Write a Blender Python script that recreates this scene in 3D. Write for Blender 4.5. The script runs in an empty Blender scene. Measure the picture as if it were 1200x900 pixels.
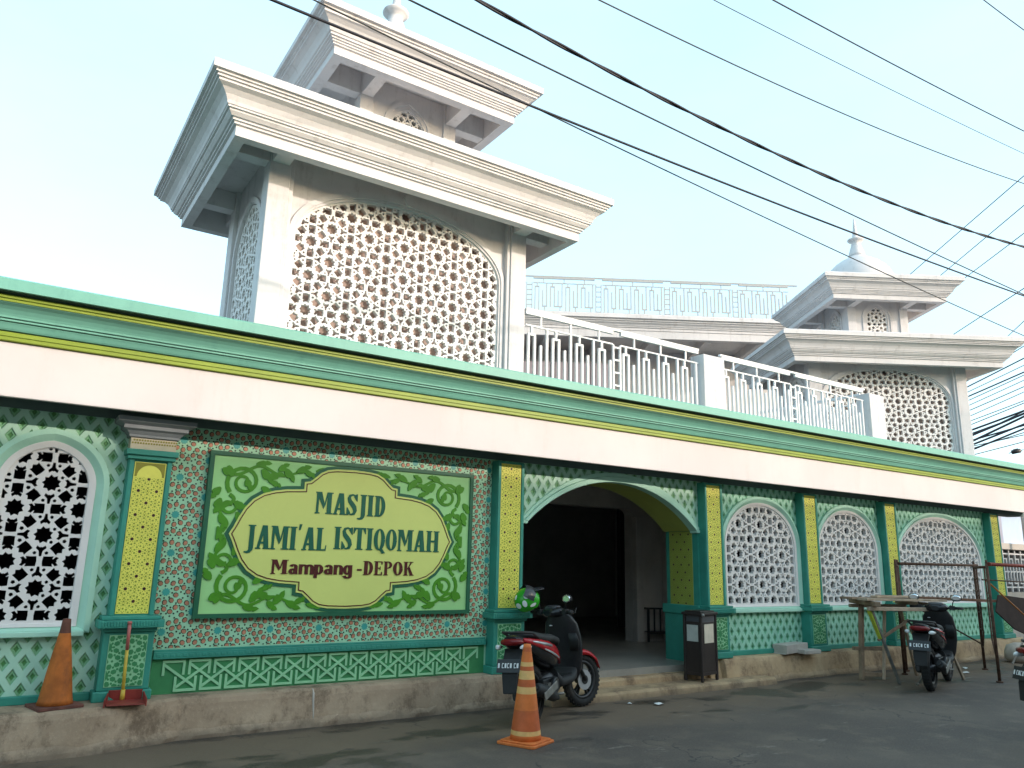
import bpy, bmesh, math, random
from mathutils import Vector, Matrix
from mathutils.geometry import delaunay_2d_cdt
random.seed(11)
rad = math.radians
scene = bpy.context.scene
COL = scene.collection

# ------------------------------------------------------------------ helpers
class MB:
    """collects faces; build() links them as ONE mesh object"""
    def __init__(s): s.v = []; s.f = []; s.m = []; s.s = []
    def add(s, verts, faces, mi=0, smooth=False):
        o = len(s.v); s.v += [tuple(p) for p in verts]
        for f in faces:
            s.f.append([i + o for i in f]); s.m.append(mi); s.s.append(smooth)
    def box(s, x0, x1, y0, y1, z0, z1, mi=0):
        s.add([(x0,y0,z0),(x1,y0,z0),(x1,y1,z0),(x0,y1,z0),(x0,y0,z1),(x1,y0,z1),(x1,y1,z1),(x0,y1,z1)],
              [(0,3,2,1),(4,5,6,7),(0,1,5,4),(1,2,6,5),(2,3,7,6),(3,0,4,7)], mi)
    def obox(s, c, ax, ay, az, hx, hy, hz, mi=0):
        c = Vector(c); ax, ay, az = Vector(ax).normalized(), Vector(ay).normalized(), Vector(az).normalized()
        v = [c + ax*hx*i + ay*hy*j + az*hz*k for k in (-1,1) for i, j in ((-1,-1),(1,-1),(1,1),(-1,1))]
        s.add(v, [(0,3,2,1),(4,5,6,7),(0,1,5,4),(1,2,6,5),(2,3,7,6),(3,0,4,7)], mi)
    def beam(s, a, b, w, h, mi=0):
        a, b = Vector(a), Vector(b); d = (b-a); up = Vector((0,0,1))
        if abs(d.normalized().z) > .95: up = Vector((0,1,0))
        r = d.cross(up).normalized(); u = r.cross(d).normalized()
        s.obox((a+b)/2, d, r, u, d.length/2, w/2, h/2, mi)
    def poly(s, pts, y0, y1, mi=0):
        """polygon in the XZ plane extruded from y0 (front) to y1 (back)"""
        n = len(pts)
        s.add([(x,y0,z) for x,z in pts] + [(x,y1,z) for x,z in pts],
              [list(range(n)), list(range(2*n-1, n-1, -1))] + [(i,(i+1)%n,(i+1)%n+n,i+n) for i in range(n)], mi)
    def polyxy(s, pts, z0, z1, mi=0):
        n = len(pts)
        s.add([(x,y,z0) for x,y in pts] + [(x,y,z1) for x,y in pts],
              [list(range(n-1,-1,-1)), list(range(n, 2*n))] + [(i,(i+1)%n,(i+1)%n+n,i+n) for i in range(n)], mi)
    def tube(s, pts, r, n=8, mi=0, smooth=True, caps=True):
        pts = [Vector(p) for p in pts]; rs = r if isinstance(r, (list,tuple)) else [r]*len(pts)
        t0 = (pts[1]-pts[0]).normalized()
        up = Vector((0,0,1)) if abs(t0.z) < .9 else Vector((0,1,0))
        v = []; side = None
        for i, p in enumerate(pts):
            t = (pts[min(i+1,len(pts)-1)] - pts[max(i-1,0)]).normalized()
            a = t.cross(up)
            if a.length < 1e-3: a = side
            a = a.normalized()
            if side is not None and a.dot(side) < 0: a = -a
            side = a; b = t.cross(a)
            for k in range(n):
                an = 2*math.pi*k/n
                v.append(p + (a*math.cos(an) + b*math.sin(an))*rs[i])
        f = [(i*n+k, i*n+(k+1)%n, (i+1)*n+(k+1)%n, (i+1)*n+k) for i in range(len(pts)-1) for k in range(n)]
        s.add(v, f, mi, smooth)
        if caps:
            o = len(s.v)-len(v)
            s.f.append([o+k for k in range(n-1,-1,-1)]); s.m.append(mi); s.s.append(False)
            s.f.append([o+(len(pts)-1)*n+k for k in range(n)]); s.m.append(mi); s.s.append(False)
    def rings(s, rings, mi=0, smooth=False, caps=True, mis=None):
        n = len(rings[0]); v = [p for r in rings for p in r]; o = len(s.v)
        s.v += [tuple(p) for p in v]
        for i in range(len(rings)-1):
            for k in range(n):
                s.f.append([o+i*n+k, o+i*n+(k+1)%n, o+(i+1)*n+(k+1)%n, o+(i+1)*n+k]); s.m.append(mis[i] if mis else mi); s.s.append(smooth)
        if caps:
            s.f.append([o+k for k in range(n-1,-1,-1)]); s.m.append(mis[0] if mis else mi); s.s.append(False)
            s.f.append([o+(len(rings)-1)*n+k for k in range(n)]); s.m.append(mis[-1] if mis else mi); s.s.append(False)
    def lathe(s, prof, c=(0,0,0), n=24, mi=0, smooth=True, mis=None):
        s.rings([[(c[0]+r*math.cos(2*math.pi*k/n), c[1]+r*math.sin(2*math.pi*k/n), c[2]+z) for k in range(n)] for r, z in prof], mi, smooth, True, mis)
    def loft(s, secs, axis='x', n=20, e=2.6, mi=0):
        """superellipse sections (pos, c1, c2, h1, h2)"""
        rr = []
        for p, c1, c2, h1, h2 in secs:
            ring = []
            for k in range(n):
                a = 2*math.pi*k/n; ca, sa = math.cos(a), math.sin(a)
                u = c1 + h1*math.copysign(abs(ca)**(2/e), ca); w = c2 + h2*math.copysign(abs(sa)**(2/e), sa)
                ring.append((p,u,w) if axis == 'x' else (u,w,p) if axis == 'z' else (u,p,w))
            rr.append(ring)
        s.rings(rr, mi, True)
    def build(s, name, mats, parent=None, bevel=0, seg=2, xf=None):
        me = bpy.data.meshes.new(name)
        v = s.v if xf is None else [tuple(xf @ Vector(p)) for p in s.v]
        me.from_pydata(v, [], s.f)
        mats = mats if isinstance(mats, (list,tuple)) else [mats]
        for m in mats: me.materials.append(m)
        for p, mi, sm in zip(me.polygons, s.m, s.s): p.material_index = mi; p.use_smooth = sm
        bm = bmesh.new(); bm.from_mesh(me); bmesh.ops.recalc_face_normals(bm, faces=bm.faces); bm.to_mesh(me); bm.free()
        o = bpy.data.objects.new(name, me); COL.objects.link(o)
        if parent is not None: o.parent = parent
        if bevel:
            b = o.modifiers.new('bevel', 'BEVEL'); b.width = bevel; b.segments = seg; b.limit_method = 'ANGLE'; b.angle_limit = rad(35)
            b.harden_normals = False
        return o

def tag(o, label=None, cat=None, group=None, kind=None):
    if label: o['label'] = label
    if cat: o['category'] = cat
    if group: o['group'] = group
    if kind: o['kind'] = kind
    return o
def thing(name, label, cat, loc=(0,0,0), rz=0, group=None):
    o = bpy.data.objects.new(name, None); COL.objects.link(o); o.empty_display_size = .2
    o.location = loc; o.rotation_euler = (0,0,rz)
    return tag(o, label, cat, group)
def copy_tree(o, parent=None):
    kids = list(o.children)
    c = o.copy(); COL.objects.link(c)
    if parent is not None: c.parent = parent
    for k in kids: copy_tree(k, c)
    return c

# ------------------------------------------------------------------ materials
class X:
    """tiny expression builder over math nodes"""
    def __init__(s, nt, sock): s.nt = nt; s.k = sock
    def _op(s, op, *o):
        n = s.nt.nodes.new('ShaderNodeMath'); n.operation = op
        for i, a in enumerate((s,)+o):
            if isinstance(a, X): s.nt.links.new(a.k, n.inputs[i])
            else: n.inputs[i].default_value = a
        return X(s.nt, n.outputs[0])
    def __add__(s,o): return s._op('ADD',o)
    def __sub__(s,o): return s._op('SUBTRACT',o)
    def __mul__(s,o): return s._op('MULTIPLY',o)
    def frac(s): return s._op('FRACT')
    def abs(s): return s._op('ABSOLUTE')
    def min(s,o): return s._op('MINIMUM',o)
    def sqrt(s): return s._op('SQRT')
    def ramp(s, a, b):
        n = s.nt.nodes.new('ShaderNodeMapRange'); n.clamp = True; n.interpolation_type = 'SMOOTHSTEP'
        s.nt.links.new(s.k, n.inputs[0]); n.inputs[1].default_value = a; n.inputs[2].default_value = b
        return X(s.nt, n.outputs[0])

def base_mat(name):
    m = bpy.data.materials.new(name); m.use_nodes = True
    nt = m.node_tree; b = nt.nodes['Principled BSDF']
    return m, nt, b
def objco(nt):
    return nt.nodes.new('ShaderNodeTexCoord').outputs['Object']
def noise(nt, co, scale, detail=4, rough=.6, stretch=None):
    if stretch:
        mp = nt.nodes.new('ShaderNodeMapping'); mp.inputs['Scale'].default_value = stretch
        nt.links.new(co, mp.inputs['Vector']); co = mp.outputs['Vector']
    n = nt.nodes.new('ShaderNodeTexNoise'); n.inputs['Scale'].default_value = scale; n.inputs['Detail'].default_value = detail
    n.inputs['Roughness'].default_value = rough; nt.links.new(co, n.inputs['Vector'])
    return X(nt, n.outputs['Fac'])
def mix(nt, fac, a, b):
    n = nt.nodes.new('ShaderNodeMix'); n.data_type = 'RGBA'
    if isinstance(fac, X): nt.links.new(fac.k, n.inputs[0])
    else: n.inputs[0].default_value = fac
    for s, i in ((a,6),(b,7)):
        if isinstance(s, tuple): n.inputs[i].default_value = (*s[:3],1)
        else: nt.links.new(s, n.inputs[i])
    return n.outputs[2]
def bump(nt, b, h, strength, dist=.01):
    n = nt.nodes.new('ShaderNodeBump'); n.inputs['Strength'].default_value = strength; n.inputs['Distance'].default_value = dist
    nt.links.new(h.k, n.inputs['Height']); nt.links.new(n.outputs[0], b.inputs['Normal'])
def sc(c, k): return tuple(min(1, x*k) for x in c)
def paint(name, c, rough=.6, var=.12, scale=2.5, dirt=None, dirt_amt=.0, streak=False, bmp=.0, bscale=60, metal=0, spec=.4):
    m, nt, b = base_mat(name); co = objco(nt)
    n1 = noise(nt, co, scale, 5)
    col = mix(nt, n1.ramp(.3,.7), sc(c,1-var), sc(c,1+var*.6))
    if dirt_amt:
        n2 = noise(nt, co, 3.1, 6, .7, (2.2,2.2,.28) if streak else None)
        n3 = noise(nt, co, 17, 4, .7)
        col = mix(nt, (n2*.75 + n3*.25).ramp(.5,.72)*dirt_amt, col, dirt or sc(c,.45))
    nt.links.new(col, b.inputs['Base Color'])
    b.inputs['Roughness'].default_value = rough; b.inputs['Metallic'].default_value = metal; b.inputs['Specular IOR Level'].default_value = spec
    if bmp: bump(nt, b, noise(nt, co, bscale, 4), bmp)
    return m

M = {}
M['white'] = paint('white_wall_paint', (.605,.58,.58), .75, .07, 1.3, (.27,.235,.22), .48, True, .12, 35)
M['white_screen'] = paint('white_screen_paint', (.74,.71,.69), .75, .05, 2, (.5,.46,.43), .18, True, .08, 50)
M['white_rail'] = paint('white_railing_paint', (.70,.68,.67), .5, .05, 4, (.4,.36,.33), .15)
M['rail_grey'] = paint('grey_white_railing_paint', (.37,.37,.37), .6, .05, 4)
M['fascia'] = paint('fascia_paint', (.64,.585,.56), .7, .06, .7, (.47,.41,.36), .24, True, .06, 20)
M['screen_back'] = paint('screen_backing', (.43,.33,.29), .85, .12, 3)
M['teal'] = paint('teal_paint', (.038,.265,.20), .5, .14, 3, (.02,.12,.10), .25, True, .08, 40)
M['jade'] = paint('jade_cornice_paint', (.165,.41,.315), .5, .08, 1.5, (.07,.22,.18), .38, True)
M['lime'] = paint('lime_moulding_paint', (.235,.31,.02), .5, .10, 3, (.2,.25,.03), .25)
M['groove'] = paint('dark_groove', (.012,.05,.03), .7, .2, 5)
M['aqua'] = paint('aqua_frame_paint', (.40,.68,.54), .55, .06, 3, (.2,.4,.3), .15)
M['yellow'] = paint('yellow_panel_paint', (.80,.75,.13), .55, .07, 4, (.4,.38,.08), .15)
M['olive'] = paint('olive_inlay', (.25,.31,.03), .6, .15, 9)
M['olive_flat'] = paint('olive_corner', (.27,.24,.03), .6, .1, 9)
M['dot_dark'] = paint('dark_brown_stud', (.05,.015,.012), .5, .2, 9)
M['pale_green'] = paint('pale_green_tile', (.35,.64,.43), .5, .10, 5, (.15,.3,.2), .2)
M['terracotta'] = paint('terracotta_inlay', (.50,.215,.13), .55, .25, 7)
M['ink'] = paint('black_green_inlay', (.02,.055,.03), .6, .2, 9)
M['star_teal'] = paint('teal_star_inlay', (.05,.34,.30), .45, .12, 9)
M['leaf_green'] = paint('deep_green_relief', (.045,.24,.09), .55, .12, 6)
M['mint'] = paint('mint_relief', (.28,.58,.33), .55, .08, 6)
M['sign_ground'] = paint('sign_ground', (.34,.66,.27), .5, .06, 2)
M['sign_dark'] = paint('sign_dark_green', (.015,.12,.06), .45, .1, 5)
M['sign_yellow'] = paint('sign_plate', (.64,.70,.20), .5, .05, 1.5, (.45,.5,.15), .15)
M['scroll'] = paint('scroll_green', (.06,.26,.008), .5, .12, 6)
M['letter_green'] = paint('letter_green', (.008,.115,.07), .4, .1, 8)
M['letter_maroon'] = paint('letter_maroon', (.085,.012,.012), .4, .1, 8)
M['soffit'] = paint('soffit_paint', (.10,.15,.14), .8, .15, 2)
M['capital_grey'] = paint('grey_capital', (.22,.24,.25), .7, .1, 4)
M['capital_cream'] = paint('cream_capital', (.58,.50,.36), .6, .1, 6)
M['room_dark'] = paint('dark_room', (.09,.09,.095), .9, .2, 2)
M['room_wall'] = paint('vestibule_wall', (.50,.45,.41), .8, .12, 1.5, (.2,.15,.1), .3)
M['hall_wall'] = paint('hall_wall', (.55,.52,.50), .8, .1, 1.5)
M['ochre'] = paint('ochre_wall', (.42,.22,.09), .8, .25, 4, (.25,.2,.15), .4)
M['intrados'] = paint('olive_intrados', (.34,.37,.08), .6, .1, 3)
M['floor_tile'] = paint('vestibule_floor', (.33,.30,.26), .35, .2, 1.2, (.09,.08,.07), .4)
M['rust'] = paint('rusty_steel', (.11,.058,.038), .75, .4, 14, (.20,.08,.035), .5, False, .2, 60, .3)
M['grey_steel'] = paint('grey_steel', (.23,.22,.2), .55, .25, 10, (.14,.07,.04), .4, False, .1, 60, .4)
M['red_pipe'] = paint('red_oxide_pipe', (.28,.055,.035), .6, .25, 8, (.1,.05,.04), .4)
M['wood'] = paint('weathered_wood', (.27,.19,.125), .85, .3, 6, (.12,.085,.06), .4, False, .25, 30)
M['wood_pale'] = paint('pale_timber', (.42,.32,.23), .85, .25, 5, (.2,.14,.1), .4, False, .2, 30)
M['board_brown'] = paint('brown_plank', (.17,.085,.05), .8, .3, 4, (.09,.05,.03), .4)
M['sheet_dark'] = paint('dark_plywood', (.05,.03,.024), .8, .3, 4, (.09,.05,.03), .3)
M['lime_stick'] = paint('lime_stick', (.42,.48,.05), .5, .15, 6)
M['orange_stick'] = paint('orange_rod', (.5,.17,.03), .5, .15, 6)
M['black_plastic'] = paint('black_plastic', (.016,.016,.018), .42, .2, 8, (.06,.055,.05), .25)
M['matte_black'] = paint('matte_black_trim', (.02,.02,.021), .62, .2, 8, (.07,.06,.05), .3)
M['gloss_black'] = paint('gloss_black_fairing', (.014,.014,.016), .14, .1, 8, (.05,.045,.04), .2)
M['gloss_red'] = paint('red_fairing', (.42,.015,.022), .22, .08, 8)
M['silver'] = paint('silver_trim', (.55,.55,.56), .3, .05, 8, None, 0, False, 0, 60, .6)
M['tyre'] = paint('tyre_rubber', (.018,.018,.018), .85, .2, 12, (.09,.075,.06), .45, False, .2, 90)
M['rim'] = paint('dark_rim', (.05,.05,.052), .4, .1, 9, None, 0, False, 0, 60, .6)
M['lamp_red'] = paint('red_lens', (.15,.006,.008), .12, .05, 9)
M['lens_white'] = paint('clear_lens', (.7,.72,.72), .1, .05, 9)
M['mirror'] = paint('mirror_glass', (.75,.78,.8), .05, .02, 5, None, 0, False, 0, 60, .9)
M['plate_black'] = paint('plate_black', (.02,.021,.024), .4, .1, 9)
M['plate_white'] = paint('plate_white', (.72,.72,.72), .4, .05, 9)
M['helmet_green'] = paint('helmet_green', (.03,.34,.02), .22, .05, 6)
M['helmet_white'] = paint('helmet_white', (.78,.8,.78), .25, .03, 6)
M['visor'] = paint('smoked_visor', (.045,.045,.05), .12, .05, 6)
M['cone_orange'] = paint('cone_orange', (.66,.165,.035), .6, .16, 9, (.28,.09,.04), .35)
M['cone_deep'] = paint('cone_deep_orange', (.52,.11,.03), .6, .16, 9, (.2,.08,.05), .35)
M['cone_band'] = paint('cone_faded_band', (.72,.42,.15), .6, .16, 10, (.5,.2,.08), .4)
M['cone_dirty'] = paint('cone_dirty_orange', (.46,.125,.018), .7, .3, 7, (.09,.04,.02), .7, True)
M['cone_soot'] = paint('cone_sooty_tip', (.12,.045,.03), .8, .4, 9, (.35,.1,.03), .4)
M['cone_plate'] = paint('cone_plate_dirty', (.16,.06,.045), .8, .4, 10, (.06,.04,.03), .5)
M['pan_red'] = paint('dustpan_red', (.26,.04,.03), .6, .25, 8, (.12,.05,.04), .4)
M['handle_yellow'] = paint('handle_yellow', (.58,.40,.05), .5, .15, 8)
M['handle_red'] = paint('handle_red', (.50,.14,.12), .5, .15, 8)
M['bin_brown'] = paint('bin_dark_brown', (.030,.021,.019), .45, .2, 5, (.07,.05,.04), .3)
M['sticker'] = paint('faded_sticker', (.66,.58,.46), .7, .1, 9, (.4,.34,.27), .3)
M['sticker_grey'] = paint('faded_sticker_grey', (.44,.45,.41), .7, .1, 9, (.3,.3,.27), .3)
M['block'] = paint('concrete_block', (.48,.43,.38), .9, .15, 6, (.3,.26,.22), .4, False, .3, 40)
M['cable'] = paint('cable_black', (.012,.013,.022), .6, .1, 5)
M['cable_grey'] = paint('cable_grey', (.035,.037,.037), .6, .1, 5)
M['paper'] = paint('paper', (.75,.74,.72), .8, .05, 9)
M['sack'] = paint('white_sack', (.50,.42,.36), .85, .15, 9, (.3,.22,.17), .4)
M['house_cream'] = paint('house_cream', (.50,.44,.38), .8, .1, 2, (.3,.27,.22), .3, True)
M['house_lilac'] = paint('house_lilac', (.38,.38,.46), .8, .1, 2)
M['house_blue'] = paint('house_pale_blue', (.50,.62,.80), .7, .08, 2)
M['mauve'] = paint('mauve_cladding', (.30,.25,.26), .75, .1, 2)
M['opposite'] = paint('shading_building_wall', (.52,.44,.37), .85, .1, 1)
M['roof_grey'] = paint('roof_concrete', (.17,.16,.15), .9, .15, 2)
M['water_dark'] = paint('drain_stain', (.02,.02,.02), .3, .1, 5)

def diamond_mat(name, light, mid, dark, px=.14, pz=.21):
    m, nt, b = base_mat(name); co = objco(nt)
    sp = nt.nodes.new('ShaderNodeSeparateXYZ'); nt.links.new(co, sp.inputs[0])
    u = X(nt, sp.outputs[0])*(1/px); v = X(nt, sp.outputs[2])*(1/pz)
    a = (u+v).frac(); d = (u-v).frac()
    pa = a-.5; pb = d-.5
    la = pa.abs()*-1 + .5; lb = pb.abs()*-1 + .5
    mm = la.min(lb)
    strap = mm.ramp(.245,.185)
    xx = ((pa+pb)*.5).abs(); zz = ((pa-pb)*.5).abs()
    star = (xx+zz).ramp(.17,.08)
    n1 = noise(nt, co, 1.6, 5)
    lightc = mix(nt, n1.ramp(.3,.7), sc(light,.86), sc(light,1.06))
    c = mix(nt, strap, mid, lightc)
    c = mix(nt, star, c, dark)
    n2 = noise(nt, co, 5, 6, .7, (2,2,.4))
    c = mix(nt, n2.ramp(.55,.75)*.25, c, sc(mid,.6))
    nt.links.new(c, b.inputs['Base Color']); b.inputs['Roughness'].default_value = .5
    edge = mm.ramp(.29,.17)
    bump(nt, b, edge - star*.6 + noise(nt, co, 40, 3)*.05, .9, .018)
    return m
M['diamond_pale'] = diamond_mat('pale_diamond_relief', (.42,.68,.53), (.20,.45,.24), (.06,.22,.06))
M['diamond'] = diamond_mat('green_diamond_relief', (.32,.63,.47), (.13,.41,.24), (.03,.16,.06))

def ground_mat():
    m, nt, b = base_mat('asphalt_street'); co = objco(nt)
    sp = nt.nodes.new('ShaderNodeSeparateXYZ'); nt.links.new(co, sp.inputs[0])
    y = X(nt, sp.outputs[1])
    big = noise(nt, co, .55, 6, .6); mid = noise(nt, co, 2.2, 6, .65); fine = noise(nt, co, 55, 3, .7); grit = noise(nt, co, 190, 2, .6)
    c = mix(nt, big.ramp(.35,.65), (.070,.052,.042), (.105,.079,.061))
    c = mix(nt, mid.ramp(.48,.7)*.6, c, (.145,.108,.078))
    # dusty strip in front of the kerb, with damp patches of their own shape
    wob = noise(nt, co, .9, 4)
    strip = (y + wob*1.2).ramp(6.2,7.0)
    c = mix(nt, strip*.75, c, (.17,.115,.072))
    damp = (noise(nt, co, .8, 5, .55, (1,1.8,1))).ramp(.52,.60)*((y + wob*.9).ramp(5.6,6.4))
    c = mix(nt, damp*.85, c, (.024,.019,.016))
    pale = noise(nt, co, 1.7, 7, .75, (.7,1.6,1)).ramp(.60,.68)
    c = mix(nt, pale*.6, c, (.24,.20,.165))
    # tar-filled cracks
    vr = nt.nodes.new('ShaderNodeTexVoronoi'); vr.feature = 'DISTANCE_TO_EDGE'; vr.inputs['Scale'].default_value = .8
    wv = nt.nodes.new('ShaderNodeVectorMath'); wv.operation = 'ADD'
    nn = nt.nodes.new('ShaderNodeTexNoise'); nn.inputs['Scale'].default_value = 2.2; nn.inputs['Detail'].default_value = 5
    nt.links.new(co, nn.inputs['Vector']); nt.links.new(co, wv.inputs[0]); nt.links.new(nn.outputs['Color'], wv.inputs[1]); nt.links.new(wv.outputs[0], vr.inputs['Vector'])
    crack = X(nt, vr.outputs['Distance']).ramp(.012,.002)*noise(nt, co, 1.1, 3).ramp(.5,.6)
    c = mix(nt, crack*.7, c, (.02,.018,.017))
    gut = (y + noise(nt, co, 3.5, 5)*.35).ramp(7.12,7.30)
    c = mix(nt, gut*.75, c, (.035,.026,.020))
    c = mix(nt, fine.ramp(.45,.75)*.42, c, (.17,.145,.12))
    c = mix(nt, grit.ramp(.56,.72)*.45, c, (.025,.022,.02))
    nt.links.new(c, b.inputs['Base Color'])
    r = damp*-.42 + .85
    nt.links.new(r.k, b.inputs['Roughness'])
    bump(nt, b, fine*.5 + grit*.35 + mid*.9 - crack*.4, .55, .012)
    return m
M['street'] = ground_mat()
def concrete_mat(name, a, bcol, dark):
    m, nt, b = base_mat(name); co = objco(nt)
    big = noise(nt, co, 1.3, 6, .65); st = noise(nt, co, 3.2, 7, .75, (1,1,.7)); fine = noise(nt, co, 38, 4, .7)
    c = mix(nt, big.ramp(.35,.65), a, bcol)
    c = mix(nt, st.ramp(.44,.66)*.85, c, dark)
    c = mix(nt, fine.ramp(.5,.75)*.3, c, sc(bcol,1.35))
    sp = nt.nodes.new('ShaderNodeSeparateXYZ'); nt.links.new(co, sp.inputs[0])
    splash = (X(nt, sp.outputs[2]) + noise(nt, co, 4, 5)*.14).ramp(.17,.07)
    c = mix(nt, splash*.6, c, (.10,.075,.055))
    nt.links.new(c, b.inputs['Base Color']); b.inputs['Roughness'].default_value = .88
    bump(nt, b, fine*.5 + st*.8, .5, .015)
    return m
M['plinth'] = concrete_mat('plinth_concrete', (.32,.225,.15), (.44,.325,.225), (.125,.082,.052))
M['plinth_warm'] = concrete_mat('step_concrete', (.37,.25,.14), (.47,.335,.20), (.16,.10,.06))

# ------------------------------------------------------------------ world, sun, camera
SUN_AZ, SUN_EL = 149.0, 15.5           # clockwise from +Y
w = bpy.data.worlds.new('World'); scene.world = w; w.use_nodes = True
nt = w.node_tree; bg = nt.nodes['Background']
sky = nt.nodes.new('ShaderNodeTexSky'); sky.sky_type = 'NISHITA'; sky.sun_disc = False
sky.sun_elevation = rad(SUN_EL); sky.sun_rotation = rad(SUN_AZ); sky.air_density = 1.0; sky.dust_density = 2.5; sky.ozone_density = 1.0
haze_add = nt.nodes.new('ShaderNodeMix'); haze_add.data_type = 'RGBA'; haze_add.blend_type = 'ADD'; haze_add.inputs[0].default_value = 1
nt.links.new(sky.outputs[0], haze_add.inputs[6]); haze_add.inputs[7].default_value = (2.35, 3.65, 4.15, 1)      # bright thin overcast over the clear sky
wc = nt.nodes.new('ShaderNodeTexCoord'); wm = nt.nodes.new('ShaderNodeMapping'); wm.inputs['Scale'].default_value = (1,1,2.6); nt.links.new(wc.outputs['Generated'], wm.inputs['Vector'])
wn = nt.nodes.new('ShaderNodeTexNoise'); wn.inputs['Scale'].default_value = 2.6; wn.inputs['Detail'].default_value = 6; wn.inputs['Roughness'].default_value = .55; nt.links.new(wm.outputs[0], wn.inputs['Vector'])
wr = nt.nodes.new('ShaderNodeMix'); wr.data_type = 'RGBA'; nt.links.new(wn.outputs['Fac'], wr.inputs[0]); wr.inputs[6].default_value = (1.9,3.4,4.0,1); wr.inputs[7].default_value = (2.75,3.85,4.25,1)   # thin veil of cloud
nt.links.new(wr.outputs[2], haze_add.inputs[7])
nt.links.new(haze_add.outputs[2], bg.inputs[0]); bg.inputs[1].default_value = .15
sl = bpy.data.lights.new('sun', 'SUN'); sl.energy = 2.0; sl.angle = rad(1.0); sl.color = (1,.86,.76)
so = bpy.data.objects.new('sun', sl); COL.objects.link(so)
sd = Vector((math.sin(rad(SUN_AZ))*math.cos(rad(SUN_EL)), math.cos(rad(SUN_AZ))*math.cos(rad(SUN_EL)), math.sin(rad(SUN_EL))))
so.rotation_euler = sd.to_track_quat('Z','Y').to_euler(); so.location = (0,-5,12)

def cam_axes(yaw, pit, rol):
    f = Vector((math.sin(yaw)*math.cos(pit), math.cos(yaw)*math.cos(pit), math.sin(pit)))
    r = Vector((math.cos(yaw), -math.sin(yaw), 0)); u = r.cross(f)
    c, s = math.cos(rol), math.sin(rol)
    return c*r + s*u, -s*r + c*u, f
cr, cu, cf = cam_axes(rad(33.384), rad(13.064), rad(1.3535))
cd = bpy.data.cameras.new('camera'); cam = bpy.data.objects.new('camera', cd); COL.objects.link(cam)
cam.matrix_world = Matrix(((cr.x,cu.x,-cf.x,0),(cr.y,cu.y,-cf.y,0),(cr.z,cu.z,-cf.z,1.5),(0,0,0,1)))
cd.sensor_width = 36; cd.lens = 36*895.9/1200; cd.clip_start = .05; cd.clip_end = 2000
scene.camera = cam
scene.view_settings.view_transform = 'Standard'; scene.view_settings.look = 'None'
scene.view_settings.gamma = 1; scene.view_settings.use_curve_mapping = False
scene.view_settings.exposure = 0.68
scene.cycles.max_bounces = 8; scene.cycles.diffuse_bounces = 5

# ------------------------------------------------------------------ 2D patterns
def arch(cx, z0, zs, hw, rise, n=24, point=0.0):
    p = [(cx-hw, z0)]
    for i in range(n+1):
        t = math.pi*(1 - i/n); c, s = math.cos(t), math.sin(t)
        zz = rise*s
        if point: zz += point*(1-abs(c))**2.2
        p.append((cx+hw*c, zs+zz))
    p.append((cx+hw, z0))
    return p
def ccw(p):
    a = sum(p[i][0]*p[(i+1)%len(p)][1]-p[(i+1)%len(p)][0]*p[i][1] for i in range(len(p)))
    return p if a > 0 else p[::-1]
def area(p):
    return abs(sum(p[i][0]*p[(i+1)%len(p)][1]-p[(i+1)%len(p)][0]*p[i][1] for i in range(len(p))))/2
def clip(sub, conv):
    """Sutherland-Hodgman against a convex polygon"""
    conv = ccw(conv); out = sub
    for i in range(len(conv)):
        a, b = conv[i], conv[(i+1)%len(conv)]
        if abs(a[0]-b[0])+abs(a[1]-b[1]) < 1e-7: continue
        ins = lambda p: (b[0]-a[0])*(p[1]-a[1])-(b[1]-a[1])*(p[0]-a[0]) >= 0
        src, out = out, []
        for j in range(len(src)):
            p, q = src[j], src[(j+1)%len(src)]
            ip, iq = ins(p), ins(q)
            if ip: out.append(p)
            if ip != iq:
                dx, dz = q[0]-p[0], q[1]-p[1]
                den = (b[0]-a[0])*dz-(b[1]-a[1])*dx
                t = ((b[1]-a[1])*(p[0]-a[0])-(b[0]-a[0])*(p[1]-a[1]))/den if abs(den) > 1e-12 else 0
                out.append((p[0]+dx*t, p[1]+dz*t))
        if len(out) < 3: return []
    return out
def dedupe(p):
    o = []
    for q in p:
        if not o or abs(q[0]-o[-1][0])+abs(q[1]-o[-1][1]) > 1e-4: o.append(q)
    while len(o) > 2 and abs(o[0][0]-o[-1][0])+abs(o[0][1]-o[-1][1]) < 1e-4: o.pop()
    return o
def star(cx, cz, r, n=8, k=.66, a0=0):
    return [(cx+(r if i%2 == 0 else r*k)*math.cos(a0+math.pi*i/n), cz+(r if i%2 == 0 else r*k)*math.sin(a0+math.pi*i/n)) for i in range(2*n)]
def rotp(pts, a, cx, cz, s=1):
    c, q = math.cos(a), math.sin(a)
    return [(cx+(x*c-z*q)*s, cz+(x*q+z*c)*s) for x, z in pts]
PENT = [(.050,0),(.030,.020),(.036,.040),(.006,.038),(-.036,.038),(-.040,0),(-.036,-.038),(.006,-.038),(.036,-.040),(.030,-.020)]
FLY = [(.056,.009),(.016,.014),(-.006,.037),(-.027,.028),(-.012,.008),(-.017,0),(-.012,-.008),(-.027,-.028),(-.006,-.037),(.016,-.014),(.056,-.009)]
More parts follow.
